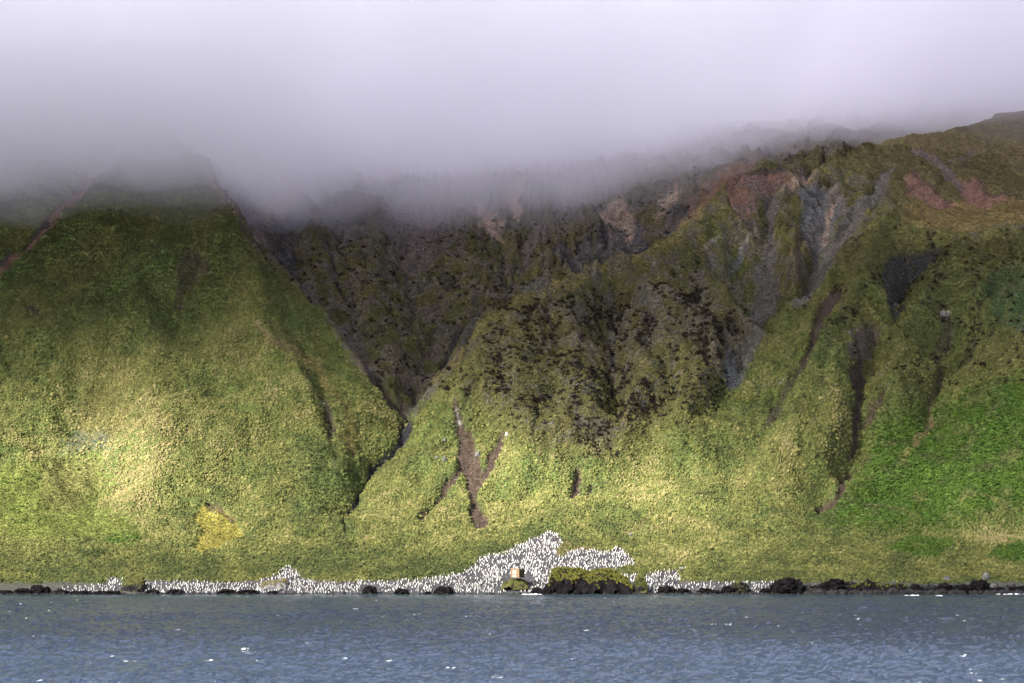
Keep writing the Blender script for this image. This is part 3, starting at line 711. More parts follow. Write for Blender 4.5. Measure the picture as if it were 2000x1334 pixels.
def plant(name, sx, sy, dens, scale_fn, col_fn, meshes, mat, sink=0.0, yr=(500, 790), **props):
    x, y = jgrid(-190, 190, yr[0], yr[1], sx, sy)
    z = sample(GZ, x, y); k = in_view(x, y, z) & (RNG.random(len(x)) < sample(dens, x, y)); x, y, z = x[k], y[k], z[k]
    n = len(x); s = scale_fn(x, y, n); col = np.clip(col_fn(x, y, n), 0.004, 0.9)
    zx = (sample(GZ, x + .8, y) - sample(GZ, x - .8, y)) / 1.6; zy = (sample(GZ, x, y + .8) - sample(GZ, x, y - .8)) / 1.6
    # clumps lean a little out from the slope
    rot = np.stack([np.arctan(zy) * 0.35 + RNG.normal(0, .08, n), -np.arctan(zx) * 0.35 + RNG.normal(0, .08, n), RNG.uniform(0, 6.283, n)], -1)
    rot[:, 2] *= 1
    S = np.stack([s * RNG.uniform(.85, 1.15, n), s * RNG.uniform(.85, 1.15, n), s * RNG.uniform(.75, 1.25, n)], -1)
    print(name, n)
    return scatter(name, np.stack([x, y, z - sink * s], -1), rot, S, col, meshes, mat, **props)
def lerp3(a, b, t): return np.array(a) + (np.array(b) - np.array(a)) * t[:, None]
def tussock_col(x, y, n):
    d = np.clip(sample(DRY, x, y) + RNG.normal(0, 0.15, n), 0, 1)
    c = lerp3((0.088, 0.104, 0.040), (0.270, 0.272, 0.082), np.clip(d * 1.7, 0, 1))
    c = c + (np.array((0.46, 0.385, 0.175)) - c) * sstep(0.50, 1.0, d)[:, None]
    g = sample(GREEN, x, y)[:, None]; c = c + (np.array((0.07, 0.14, 0.018)) - c) * g * 0.8
    up = np.clip(sample(np.maximum(back, upper), x, y), 0, 1)[:, None]; c = c + (np.array((0.105, 0.085, 0.030)) - c) * up * 0.65
    zz = sample(GZ, x, y); hi = sstep(55, 110, zz)[:, None]; c = c + (np.array((0.068, 0.062, 0.028)) - c) * hi * 0.75; mm = sample(cen, x, y)[:, None]; c = c + (np.array((0.125, 0.105, 0.040)) - c) * mm * 0.6  # browner turf high up, with the shade of the upper slope darkened in
    return c * RNG.uniform(.82, 1.18, n)[:, None]
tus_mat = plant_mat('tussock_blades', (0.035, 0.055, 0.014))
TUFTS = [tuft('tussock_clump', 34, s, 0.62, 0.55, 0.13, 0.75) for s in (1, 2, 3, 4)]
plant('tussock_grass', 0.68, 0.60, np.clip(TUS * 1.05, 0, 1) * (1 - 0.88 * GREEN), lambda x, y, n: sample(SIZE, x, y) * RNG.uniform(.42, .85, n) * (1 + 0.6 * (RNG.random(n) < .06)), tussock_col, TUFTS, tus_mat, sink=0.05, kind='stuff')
TURF = [tuft('turf_clump', 14, s, 0.36, 0.20, 0.10, 0.4) for s in (11, 12, 13)]
LOW = np.clip(1 - TUS * 1.6, 0, 1) * (1 - BAREM) * (1 - bare) * (1 - 0.8 * rockface) * (1 - 0.9 * GREEN)
plant('short_turf', 0.62, 0.60, LOW, lambda x, y, n: RNG.uniform(.55, 1.25, n),
      lambda x, y, n: sample(GCOL, x, y) * RNG.uniform(.8, 2.0, n)[:, None], TURF, tus_mat, sink=0.04, kind='stuff')
CUSH = [leaf_cushion('cabbage_clump', s) for s in (1, 2, 3)]
plant('cabbage_plants', 0.8, 0.7, GREEN, lambda x, y, n: RNG.uniform(.8, 1.25, n),
      lambda x, y, n: lerp3((0.040, 0.088, 0.012), (0.105, 0.160, 0.024), np.clip(.4 + sample(n2, x, y) + RNG.normal(0, .25, n), 0, 1)),
      CUSH, plant_mat('cabbage_leaves', (0.02, 0.06, 0.008)), sink=0.1, kind='stuff')
BUSH = [twig_bush('dark_cushion', s) for s in (1, 2, 3)]
plant('dark_cushion_plants', 0.8, 0.7, np.clip(SHRUB * 0.72, 0, 1), lambda x, y, n: RNG.uniform(.5, 1.3, n),
      lambda x, y, n: lerp3((0.016, 0.013, 0.011), (0.050, 0.033, 0.018), RNG.random(n) ** 1.7), BUSH, plant_mat('dark_twigs', (0.008, 0.007, 0.006), trans=0), kind='stuff')
STONES = [stone_mesh('loose_stone', s) for s in range(4)]
stone_m = plant_mat('loose_stone_grey', (0.06, 0.058, 0.058), 0.9, 0)
plant('loose_stones', 1.3, 1.1, np.clip(rockface * 0.22 + (CUT > 0.25) * 0.12 + 0.02 * back, 0, 1), lambda x, y, n: RNG.uniform(.25, 1.0, n) ** 1.5,
      lambda x, y, n: lerp3((0.04, 0.036, 0.034), (0.15, 0.14, 0.14), RNG.random(n) ** 2), STONES, stone_m, kind='stuff')
print('plants', round(time.time() - T0, 1))


# ------------------------------------------------------------------ sea
sy_ = [60.0]
while sy_[-1] < 520: sy_.append(sy_[-1] + (6 if sy_[-1] < 150 else 0.42 + (sy_[-1] - 150) * 0.0028))
sy_ = np.concatenate([[-2500, -900, -300, -60, 0, 30], sy_, [540.0]])
ss_ = np.concatenate([[-1, -.6, -.4, -.31, -.28], np.arange(-0.268, 0.2681, 1 / 1100), [.28, .31, .4, .6, 1]])
SS, YY = np.meshgrid(ss_, sy_)
wide = np.where(np.abs(SS) > 0.27, 1 + (np.abs(SS) - 0.27) * 12, 1)
XX = SS * np.where(YY > 60, YY, 60) * wide
fine = (YY > 140) * (np.abs(SS) < 0.27)
wx_ = fbm(XX / 9, YY / 9, 3, 200) * 2.5
h = 1.55 * (0.16 * fbm((XX + wx_) / 9.0, (YY + wx_) / 6.0, 2, 201) + 0.16 * fbm((XX + wx_ * .5) / 1.5, (YY - XX * .1) / 0.95, 3, 205) + 0.36 * ridged((XX + YY * .25 + wx_) / 4.2, (YY - XX * .12) / 2.6, 3, 202)
     + 0.05 * ridged((XX - YY * .3) / 1.3, YY / 1.1, 2, 203))
calm = 0.35 + 0.65 * sstep(495, 430, YY)
gust = 0.75 + 0.5 * fbm(XX / 60, YY / 45, 3, 204)
ZZ = h * fine * calm * gust - 0.10
crestm = sstep(0.55, 0.85, ridged((XX + YY * .25 + wx_) / 4.2, (YY - XX * .12) / 2.6, 1, 202))
foam = crestm * sstep(0.45, 0.56, fbm(XX / 4.5, YY / 6.0, 3, 207) + 0.18 * fbm(XX / 40, YY / 40, 2, 208)) * sstep(0.1, .5, fbm(XX / .4, YY / 1.0, 2, 209) + .15)
foam = foam * fine * sstep(488, 470, YY)
shallow = sstep(474, 494, YY + 10 * fbm(XX / 30, YY / 30, 3, 210))
me, _ = mesh_grid('sea', XX, YY, ZZ)
vattr(me, 'foam', foam.ravel()); vattr(me, 'shallow', shallow.ravel())
M = Mat('sea_water', 0.16, 0.5)
M.b.inputs['IOR'].default_value = 1.33
deep = M.mix((0.020, 0.034, 0.064), (0.018, 0.046, 0.044), M.attr('shallow').outputs['Fac'])
ff = M.attr('foam').outputs['Fac']
M.color(M.mix(deep, (0.85, 0.87, 0.9), ff))
rr = M.n('ShaderNodeMapRange'); M.l(ff, rr.inputs[0]); rr.inputs[3].default_value = 0.09; rr.inputs[4].default_value = 0.8; M.l(rr.outputs[0], M.b.inputs['Roughness'])
M.bump(M.noise(1.4, 6, M.pos((1, 1.5, 1)), 0.62), 1.0, 0.55)
obj('sea', me, M.m, kind='structure')
print('sea', round(time.time() - T0, 1))

# ------------------------------------------------------------------ rocks on the shore
def rock_mat(name, dark, light, red=0.0, moss=0.0):
    M = Mat(name, 0.9, 0.08)
    n = M.noise(0.9, 6)
    c = M.ramp(n, [(0.35, dark), (0.62, light)])
    if red: c = M.mix(c, (0.022, 0.008, 0.008), M.ramp(M.noise(0.6, 3, M.pos((1, 1, 2))), [(0.48, 0.0), (0.62, red)]))
    if moss:
        g = M.n('ShaderNodeNewGeometry'); sx = M.n('ShaderNodeSeparateXYZ'); M.l(g.outputs['Normal'], sx.inputs[0])
        c = M.mix(c, (0.10, 0.10, 0.025), M.ramp(sx.outputs['Z'], [(0.45, 0.0), (0.75, moss)]))
    M.color(c); M.bump(M.noise(2.4, 6), 1.0, 0.25)
    return M.m
wet_rock = rock_mat('wet_black_rock', (0.003, 0.003, 0.004), (0.011, 0.010, 0.011), 0.25)
mossy_rock = rock_mat('mossy_dark_rock', (0.007, 0.007, 0.008), (0.026, 0.025, 0.024), 0.1, 0.7)
grey_rock = rock_mat('dry_grey_rock', (0.09, 0.088, 0.085), (0.20, 0.19, 0.185))
pale_rock = rock_mat('pale_stone', (0.30, 0.29, 0.27), (0.52, 0.50, 0.46))
def boulder_mesh(seed, sx, sy, sz, sub=4):
    bm = bmesh.new(); bmesh.ops.create_icosphere(bm, subdivisions=sub, radius=1.0)
    co = np.array([v.co[:] for v in bm.verts])
    d = (0.46 * ridged(co[:, 0] * 1.1 + seed, co[:, 1] * 1.1 + co[:, 2] * 1.5, 4, seed) + 0.26 * fbm(co[:, 0] * 3 + co[:, 2], co[:, 2] * 3 - co[:, 1] * 2, 3, seed + 5))
    co = np.sign(co) * np.abs(co) ** 0.85 * (0.82 + d)[:, None]
    co[:, 2] = np.where(co[:, 2] < -0.25, -0.25 + (co[:, 2] + 0.25) * 0.3, co[:, 2])
    for v, c in zip(bm.verts, co): v.co = (c[0] * sx, c[1] * sy, (c[2] + 0.3) * sz)
    me = bpy.data.meshes.new('boulder'); bm.to_mesh(me); bm.free()
    me.polygons.foreach_set('use_smooth', np.zeros(len(me.polygons), bool)); return me
def boulder(u0, u1, vtop, Y, label, mat, seed, name='boulder', cat='rock', group=None, base=None, deep=0.7):
    x0, x1 = (u0 - HX) / F * Y, (u1 - HX) / F * Y; zt = CAM_Z + (HOR - vtop) / F * Y
    zb = -0.4 if base is None else base
    w = (x1 - x0) / 2
    o = obj(name, boulder_mesh(seed, w * .98, max(w * deep, .5), (zt - zb) / 1.32), mat, label=label, category=cat)
    o.location = ((x0 + x1) / 2, Y, zb)
    if group: o['group'] = group
    return o
SHORE = 'black rocks along the waterline'
for k, (u0, u1, vt, Y, mat, lab) in enumerate([
 (-12, 26, 1153, 500, wet_rock, 'low black rock cut by the left edge of the picture at the waterline'),
 (28, 62, 1150, 500, wet_rock, 'low black rock with reddish weed, second from the left end of the shore'),
 (58, 98, 1144, 501, wet_rock, 'tallest black rock at the far left end of the beach'),
 (106, 134, 1152, 499.5, wet_rock, 'small black rock at the left start of the penguin row'),
 (136, 182, 1154, 499, wet_rock, 'flat dark reef below the thin left penguin group'),
 (180, 236, 1154, 499, wet_rock, 'flat dark reef in the water below the grey grass topped knoll'),
 (284, 312, 1152, 500, wet_rock, 'reddish black rock in front of the penguins right of the grey knoll'),
 (326, 362, 1151, 500, wet_rock, 'hump of black rock in front of the left penguin row'),
 (426, 462, 1151, 500, wet_rock, 'black rock in the water left of the tan mound'),
 (464, 506, 1152, 500, wet_rock, 'long low black rock below the tan mound'),
 (522, 545, 1154, 499.5, wet_rock, 'small low black rock directly under the tan mound'),
 (709, 736, 1146, 501, wet_rock, 'upright round black rock between the two surf lines on the beach'),
 (771, 798, 1150, 500, wet_rock, 'small black rock right of the second surf line'),
 (828, 843, 1155, 499, wet_rock, 'tiny black rock at the waterline left of the round hump'),
 (849, 884, 1146, 501, wet_rock, 'round black hump in front of the penguins left of the timber hut'),
 (1036, 1062, 1149, 500, wet_rock, 'black rock behind the white surf below the timber hut'),
 (1060, 1084, 1143, 499, wet_rock, 'pointed black rock at the left foot of the grass topped headland'),
 (1120, 1136, 1152, 497, wet_rock, 'small black rock standing in the water before the headland'),
 (1286, 1322, 1146, 500, wet_rock, 'broad black rock under the small right penguin group'),
 (1318, 1350, 1150, 499.5, wet_rock, 'low black rock at the right end of the small right penguin group'),
 (1362, 1392, 1149, 500, wet_rock, 'black rock between the scattered penguins right of the headland'),
 (1386, 1412, 1153, 499.5, wet_rock, 'low black reef rock left of the mossy block'),
 (1408, 1432, 1145, 500, wet_rock, 'black rock against the left side of the mossy block'),
 (1426, 1464, 1138, 502, mossy_rock, 'squat dark block with mossy grey top among the last penguins'),
 (1483, 1508, 1149, 500, wet_rock, 'small red brown rock left of the big peaked black rock'),
 (1504, 1572, 1130, 501, wet_rock, 'big peaked black rock at the right end of the penguins'),
 (1570, 1606, 1146, 502, wet_rock, 'low black rock in the gap between the two big peaked rocks'),
 (1600, 1652, 1132, 501, wet_rock, 'black rock with blunt top left of the long grassy reef'),
 (1776, 1800, 1142, 501, wet_rock, 'small black point at the right end of the long grassy reef'),
 (1798, 1826, 1150, 500, wet_rock, 'flat black rock in front of the grey shingle gap on the right'),
 (1822, 1864, 1141, 501, wet_rock, 'dome of black rock before the grey shingle on the right'),
 (1858, 1906, 1143, 500, wet_rock, 'sloping black rock joined to the left of the largest right rock'),
 (1894, 1934, 1135, 501, wet_rock, 'largest black rock on the right with a stepped top'),
 (1932, 1968, 1148, 501, wet_rock, 'low black rock behind the right surf line'),
 (1966, 2018, 1146, 501, wet_rock, 'black rock at the right edge of the picture behind the surf'),
]):
    boulder(u0, u1, vt, Y, lab, mat, 20 + k, group=SHORE)
def slope_hit(u, v):
    """where the sight line through a photo point meets the ground"""
    ys = np.arange(500, 990, 0.5); xs = (u - HX) / F * ys; zs = CAM_Z + (HOR - v) / F * ys
    g = sample(GZ, xs, ys); k = int(np.argmax(g > zs)); return float(xs[k]), float(ys[k]), float(g[k])
def hill_stone(u, v, wpx, hpx, mat, label, seed):
    x, y, z = slope_hit(u, v); w, hh = wpx / F * y / 2, hpx / F * y
    o = obj('stone', boulder_mesh(seed, w, w * .8, hh / 1.2, 3), mat, label=label, category='stone'); o.location = (x, y - w * .4, z - hh * .15)
hill_stone(868, 862, 6, 5, grey_rock, 'light stone lying alone on the sunlit slope left of the brown slip', 70)
hill_stone(868, 900, 8, 7, grey_rock, 'larger of the two light stones lower on the slope left of the brown slip', 71)
hill_stone(853, 897, 6, 5, grey_rock, 'flatter of the two light stones lower on the slope left of the brown slip', 72)
hill_stone(933, 893, 9, 9, grey_rock, 'grey stone resting in the middle of the forked brown slip', 73)
hill_stone(1842, 618, 13, 10, grey_rock, 'pale boulder at the head of the reddish gully on the right ridge', 74)
hill_stone(1925, 1132, 15, 13, grey_rock, 'grey boulder in the tussock above the largest right shore rock', 75)
hill_stone(1848, 1133, 12, 8, grey_rock, 'small grey stone in the tussock above the black dome rock', 76)
hill_stone(1940, 1150, 13, 9, grey_rock, 'light grey stone on the shingle behind the right surf line', 77)
hill_stone(990, 852, 6, 6, pale_rock, 'small pale stone at the head of the narrow right slip', 78)
hill_stone(1232, 1046, 7, 4, grey_rock, 'light stone at the lower end of the thin slope track above the colony', 83)

def outcrop(name, u0, u1, Y, dep, prof, mat, seed, label, cat, grass=None, gcol=None, steep=1.9, bumpy=0.5, front=5.5, face=0.42, gname='grass_cover', base=-0.5, tsize=0.55):
    """a steep sided block of rock with its own height profile along the shore"""
    x0, x1 = (u0 - HX) / F * Y, (u1 - HX) / F * Y; cx, w = (x0 + x1) / 2, (x1 - x0) / 2
    nx, ny = max(24, int((x1 - x0) / .22)), max(20, int(dep / .22))
    X, Yg = np.meshgrid(np.linspace(-w, w, nx), np.linspace(0, dep, ny))
    tu = (X + w) / (2 * w)
    uu = u0 + tu * (u1 - u0)
    top = CAM_Z + (HOR - np.interp(uu, [p[0] for p in prof], [p[1] for p in prof])) / F * Y
    wob = 1 + 0.18 * fbm((X + cx) / 1.6, Yg / 1.6, 3, seed)
    ex = np.minimum(X + w, w - X) / min(w * .35, 1.6); ey = np.minimum((Yg + 1.3 * fbm((X + cx) / 2.2, Yg / 1.4, 4, seed + 4)) / front, (dep - Yg) / 1.2)
    e = np.clip(np.minimum(ex, ey) * wob, 0, 1)
    e = np.clip(e * 1.0, 0, 1); prof_h = np.where(e < .2, face * (e / .2) ** .6, face + (1 - face) * (np.clip(e - .2, 0, 1) / .8) ** .8)
    Z = base + (top - base) * prof_h + bumpy * (fbm((X + cx) / 1.2, Yg / 1.2, 4, seed + 1) * 0.6 + 0.45 * ridged((X + cx) / 1.6, Yg / 1.2, 3, seed + 2)) * sstep(0, .12, e) * (1 - .6 * sstep(.3, .6, e))
    r = bpy.data.objects.new(name, None); COL.objects.link(r); r.location = (cx, Y, 0); r['label'] = label; r['category'] = cat
    me, _ = mesh_grid('rock_face', X, Yg, Z); obj('rock_face', me, mat, r)
    if grass:
        n = int(grass * 2 * w * dep); gx, gy = RNG.uniform(-w, w, n), RNG.uniform(0, dep, n)
        i = np.clip(((gx + w) / (2 * w) * (nx - 1)).astype(int), 0, nx - 1); j = np.clip((gy / dep * (ny - 1)).astype(int), 0, ny - 1)
        k = e[j, i] > .24 + 0.30 * fbm(gx / 1.6, gy / 1.2, 3, seed + 9); gx, gy, i, j = gx[k], gy[k], i[k], j[k]; m = len(gx)
        t = RNG.random(m); a, b = gcol
        scatter(gname, np.stack([gx, gy, Z[j, i] - .08], -1), np.stack([RNG.normal(0, .15, m), RNG.normal(0, .15, m), RNG.uniform(0, 6.28, m)], -1),
                RNG.uniform(tsize * .7, tsize * 1.3, m)[:, None] * np.ones(3), lerp3(a, b, t), TUFTS, tus_mat, parent=r, kind='stuff')
    return r
OLV = ((0.10, 0.125, 0.022), (0.25, 0.215, 0.045))
outcrop('rock_outcrop', 1070, 1238, 498, 8.5, [(1070,1116),(1078,1111),(1130,1112),(1150,1118),(1180,1112),(1200,1118),(1225,1132),(1238,1140)], wet_rock, 301,
        'long black headland with yellow green grass on top right of the hut', 'rocky headland', 8, OLV, tsize=.55, bumpy=.8, face=.5)
outcrop('rock_outcrop', 1240, 1266, 498.5, 5.5, [(1240,1132),(1248,1122),(1260,1128),(1266,1136)], mossy_rock, 302,
        'narrow dark stack with mossy top just right of the headland', 'sea stack', 5, ((.05,.065,.015),(.11,.11,.03)))
outcrop('rock_outcrop', 1644, 1782, 499, 5.5, [(1644,1142),(1655,1134),(1690,1136),(1700,1128),(1720,1140),(1740,1141),(1770,1138),(1782,1146)], wet_rock, 303,
        'long jagged black reef with patches of grass at the right shore', 'rocky reef', 1.0, ((.06,.08,.02),(.2,.2,.03)), bumpy=1.1)
outcrop('rock_outcrop', 234, 280, 502, 4.5, [(234,1140),(243,1126),(262,1122),(273,1118),(280,1134)], mossy_rock, 304,
        'grey knoll with a grassy cap among the left penguins', 'rock knoll', 5, ((.10,.10,.03),(.2,.17,.06)), base=0.3)
outcrop('grassy_mound', 500, 560, 503.5, 4.5, [(500,1142),(510,1136),(530,1129),(550,1124),(560,1134)], grey_rock, 305,
        'low tan grassy mound with penguins around it left of centre', 'mound', 7, ((.22,.19,.08),(.34,.28,.13)), base=0.6, steep=1.6, bumpy=.2)
outcrop('grassy_mound', 978, 1034, 503.0, 5.0, [(978,1138),(992,1131),(1000,1127),(1020,1127),(1030,1134),(1034,1138)], mossy_rock, 306,
        'small grassy knoll under the timber hut', 'mound', 6, ((.06,.075,.02),(.16,.15,.04)), base=1.0, steep=1.8, bumpy=.12, tsize=.38)

# small black stones that fill the tide line between the named rocks
sx_, sy2 = jgrid(-150, 150, 498.2, 504, 0.55, 0.5, .5)
su, _v = proj(sx_, sy2, 0.0)
sd = np.where(su > 1560, np.where(sy2 < 502.5, .9, .35), np.where(su > 1235, np.where(sy2 < 500, .8, .08), np.where(su < 600, np.where(sy2 < 499.7, .55, .03), np.where(sy2 < 499.3, .16, .02))))
k_ = RNG.random(len(sx_)) < sd * (0.6 + 1.2 * np.clip(fbm(sx_ / 3, sx_ * 0, 3, 610) + .3, 0, 1)); sx_, sy2 = sx_[k_], sy2[k_]; m_ = len(sx_)
ss2 = RNG.uniform(.35, 1.3, m_) * np.where(sx_ > 70, 2.4, 1)
scatter('shore_stones', np.stack([sx_, sy2, np.maximum(sample(GZ, sx_, sy2), -.1)], -1), RNG.uniform(0, 6.28, (m_, 3)), ss2[:, None] * np.ones(3), RNG.uniform(.004, .02, (m_, 1)) * np.array([[1.1, .95, 1.0]]),
        STONES, plant_mat('black_stone', (0.004, 0.004, 0.005), .7, 0), kind='stuff')

# surf along the rocks
M = Mat('sea_foam', 0.8, 0.3); M.color((0.86, 0.89, 0.92)); M.bump(M.noise(5, 4), .6, .1); foam_m = M.m
def surf(u0, u1, v, label, seed, hgt=0.18):
    Y = (CAM_Z - 0.0) * F / (v - HOR); x0, x1 = (u0 - HX) / F * Y, (u1 - HX) / F * Y
    nx = int((x1 - x0) / .15); X, T = np.meshgrid(np.linspace(x0, x1, nx), np.linspace(0, 1, 9))
    e = np.minimum(X - x0, x1 - X) / 1.5; wd = np.clip(e, 0, 1) ** .6 * (0.9 + 0.5 * fbm(X / 1.5, X * 0, 3, seed))
    Yg = Y + fbm(X / 3, X * 0, 3, seed + 1) * .8 + (T - .5) * 1.2 * wd
    Z = -0.06 + hgt * np.sin(np.pi * T) ** .7 * wd * np.clip(.55 + 1.9 * fbm(X / .9, Yg / .6, 3, seed + 2), -.4, 2)
    me, _ = mesh_grid('breaking_wave', X, Yg, Z); obj('breaking_wave', me, foam_m, label=label, category='surf', group='white surf breaking on the shore')
surf(600, 692, 1157.5, 'long thin white surf line on the beach in the left centre', 1)
surf(738, 778, 1157.5, 'short white surf line right of the upright round rock', 2)
surf(805, 830, 1158, 'faint short surf line left of the round black hump', 3, .12)
surf(1016, 1062, 1161, 'bright white surf directly below the timber hut', 4, .34)
surf(1552, 1572, 1157.5, 'white wash in the gap between the two big peaked rocks', 5, .3)
surf(1764, 1804, 1163, 'white surf before the flat black rock on the right', 6, .25)
surf(1824, 1844, 1163.5, 'small fleck of surf before the black dome rock', 7, .28)
surf(1935, 2012, 1160.5, 'broad white surf at the right edge of the picture', 8, .22)

# ------------------------------------------------------------------ timber hut
def bx(w, d, h, c=(0, 0, 0), name='plank'):
    bm = bmesh.new(); bmesh.ops.create_cube(bm, size=1); 
    for v in bm.verts: v.co = Vector((v.co.x * w + c[0], v.co.y * d + c[1], v.co.z * h + c[2]))
    bmesh.ops.bevel(bm, geom=bm.edges[:], offset=min(w, d, h) * .12, segments=1, affect='EDGES')
    me = bpy.data.meshes.new(name); bm.to_mesh(me); bm.free(); return me
def wood(name, a, b, sc=(6, 6, 1)):
    M = Mat(name, 0.85, 0.2)
    tc = M.n('ShaderNodeTexCoord'); mp = M.n('ShaderNodeMapping'); mp.inputs['Scale'].default_value = sc; M.l(tc.outputs['Object'], mp.inputs[0])
    M.color(M.ramp(M.noise(3, 5, mp.outputs[0]), [(.3, a), (.7, b)])); M.bump(M.noise(8, 4, mp.outputs[0]), .5, .02); return M.m
pale_w, rust_w, dark_w = wood('bleached_wood', (.36, .30, .22), (.52, .45, .36)), wood('rusty_wood', (.19, .12, .06), (.30, .20, .11)), wood('weathered_shaded_wood', (.045, .034, .022), (.12, .095, .065), (1, 1, 6))  # dark wood: weathered, with the hut's shaded side put into its colour
hut = bpy.data.objects.new('timber_hut', None); COL.objects.link(hut)
hx = (1011 - HX) / F * 505; hut.location = (hx, 505.6, 3.72); hut.rotation_euler = (0, 0, R(-36))
hut['label'] = 'small square weathered timber hut with pale front planks standing on a grassy knoll'; hut['category'] = 'hut'
HW, HD, HH = 2.35, 2.1, 2.4
for k in range(6):
    w = HW / 6; x = -HW / 2 + w * (k + .5); p = obj('plank', bx(w * .9, .07, HH - .3 + .05 * math.sin(k * 2.1), (x, -HD / 2, HH / 2)), pale_w if k in (2, 3, 1) else rust_w, hut)
for k in range(8):
    hgt = (HH - .3) / 8; obj('board', bx(.07, HD, hgt * .82, (HW / 2, 0, .2 + hgt * (k + .5)), 'board'), dark_w, hut)
    obj('board', bx(.07, HD, hgt * .82, (-HW / 2, 0, .2 + hgt * (k + .5)), 'board'), dark_w, hut)
obj('back_wall', bx(HW, .07, HH - .3, (0, HD / 2, HH / 2), 'back_wall'), dark_w, hut)
obj('roof', bx(HW + .35, HD + .35, .12, (0, 0, HH + .02), 'roof'), rust_w, hut)
for sx in (-1, 1):
    for sy in (-1, 1): obj('corner_post', bx(.16, .16, HH, (sx * (HW / 2 + .03), sy * (HD / 2 + .03), HH / 2), 'corner_post'), rust_w, hut)
for z in (.22, 1.0, HH - .22): obj('rail', bx(HW, .06, .12, (0, -HD / 2 - .075, z), 'rail'), rust_w if z > .5 else dark_w, hut)
obj('inner_lining', bx(HW - .15, HD - .15, HH - .35, (0, 0, HH / 2), 'inner_lining'), dark_w, hut)

# ------------------------------------------------------------------ penguins
def penguin_parts(seed=0, sit=1.0):
    """one continuous body: (co, faces, material index) white front, slate back, orange ear patch"""
    rings = [(0.02, .06, .10, 0), (0.07, .135, .13, 0), (0.20, .165, .165, -.01), (0.38, .172, .175, -.015), (0.55, .150, .155, -.01), (0.68, .112, .115, 0),
             (0.755, .078, .078, .0), (0.80, .074, .080, -.012), (0.855, .070, .080, -.018), (0.905, .045, .055, -.012)]
    S = 12; co, fa, mi = [], [], []
    for z, rx, ry, oy in rings:
        for k in range(S):
            a = k / S * 2 * math.pi; co.append((math.sin(a) * rx, -math.cos(a) * ry + oy, z * sit))
    for r in range(len(rings) - 1):
        for k in range(S):
            q = (k + 1) % S; fa.append((r * S + k, r * S + q, (r + 1) * S + q, (r + 1) * S + k))
            am = (k + .5) / S; front = am < .27 or am > .73
            if r <= 5: mi.append(0 if front else 1)
            elif r == 6: mi.append(2 if (.10 < am < .3 or .7 < am < .9) else (0 if front else 1))
            else: mi.append(2 if r == 7 and (.18 < am < .32 or .68 < am < .82) else 1)
    t = len(co); co.append((0, -.01, .925 * sit))
    b = (len(rings) - 1) * S
    for k in range(S): fa.append((b + k, b + (k + 1) % S, t, t)); mi.append(1)
    def quad(p, m): i = len(co); co.extend(p); fa.append((i, i + 1, i + 2, i + 3)); mi.append(m)
    def wedge(p4, nrm, m):                            # thin solid slab
        i = len(co); co.extend(p4); co.extend([tuple(np.array(p) + np.array(nrm)) for p in p4])
        for f in ((0, 1, 2, 3), (7, 6, 5, 4), (0, 4, 5, 1), (1, 5, 6, 2), (2, 6, 7, 3), (3, 7, 4, 0)): fa.append(tuple(i + q for q in f)); mi.append(m)
    for s in (-1, 1):
        wedge([(s * .13, -.04, .62 * sit), (s * .14, .05, .62 * sit), (s * .235, .045, .30 * sit), (s * .225, .0, .28 * sit)], (s * .02, 0, .005), 1)   # flipper
        wedge([(s * .02, -.02, .0), (s * .11, -.02, .0), (s * .12, -.19, .0), (s * .03, -.19, .0)], (0, 0, .03), 1)                                  # foot
    wedge([(-.018, -.08, .855 * sit), (.018, -.08, .855 * sit), (.004, -.19, .875 * sit), (-.004, -.19, .875 * sit)], (0, 0, .02), 2)             # bill
    wedge([(-.07, .10, .05), (.07, .10, .05), (.03, .20, .0), (-.03, .20, .0)], (0, 0, .03), 1)                                                   # tail
    return np.array(co), np.array(fa), np.array(mi)
pm = []
for nm, c in (('white_feathers', (.74, .73, .70)), ('slate_feathers', (.055, .060, .070)), ('orange_patch', (.62, .26, .04))):
    M = Mat(nm, .7, .3); M.color(M.ramp(M.noise(30, 2), [(.3, tuple(x * .85 for x in c)), (.7, c)])); pm.append(M.m)
def penguin_mesh(name, co, fa, mi):
    me = bpy.data.meshes.new(name)
    faces = [tuple(f) if f[2] != f[3] else tuple(f[:3]) for f in fa.tolist()]
    me.from_pydata(co.tolist(), [], faces); me.polygons.foreach_set('material_index', mi.astype(np.int32))
    me.polygons.foreach_set('use_smooth', np.ones(len(faces), bool)); me.update()
    for m in pm: me.materials.append(m)
    return me
px_, py_ = jgrid(-125, 140, 499, 560, 0.56, 0.78, 0.5)
pz_ = sample(GZ, px_, py_); pu, pv = proj(px_, py_, pz_)
ok = (sample(colm, px_, py_) > 0.45) & (pz_ > 0.12)
dens = 0.74 + 0.7 * fbm(px_ / 2.2, py_ / 2.2, 2, 400) + 0.9 * fbm(px_ / 6, py_ / 5, 3, 401)
dens = np.where(pu > 1330, 0.42, dens); dens = np.where((pu < 250), 0.5, dens); dens = np.where((pv < 1141) & (pu < 800) & ((pu < 500) | (pu > 620)), 0.40, dens)
dens = dens * np.where((np.abs(pu - 1011) < 30) & (np.abs(pv - 1134) < 12), 0, 1)
for u0, u1 in ((1070, 1238), (1240, 1266), (1426, 1464), (1504, 1572), (234, 280), (849, 884), (709, 736)):
    dens = np.where((pu > u0 - 4) & (pu < u1 + 3) & (py_ < 507), 0, dens)
dens = np.where((pu > 985) & (pu < 1025) & (pv > 1150), .1, dens)
ok &= RNG.random(len(px_)) < dens
px_, py_, pz_, pu, pv = (a[ok] for a in (px_, py_, pz_, pu, pv))
order = np.argsort(py_); px_, py_, pz_, pu, pv = (a[order] for a in (px_, py_, pz_, pu, pv))
NP = len(px_); print('penguins', NP)
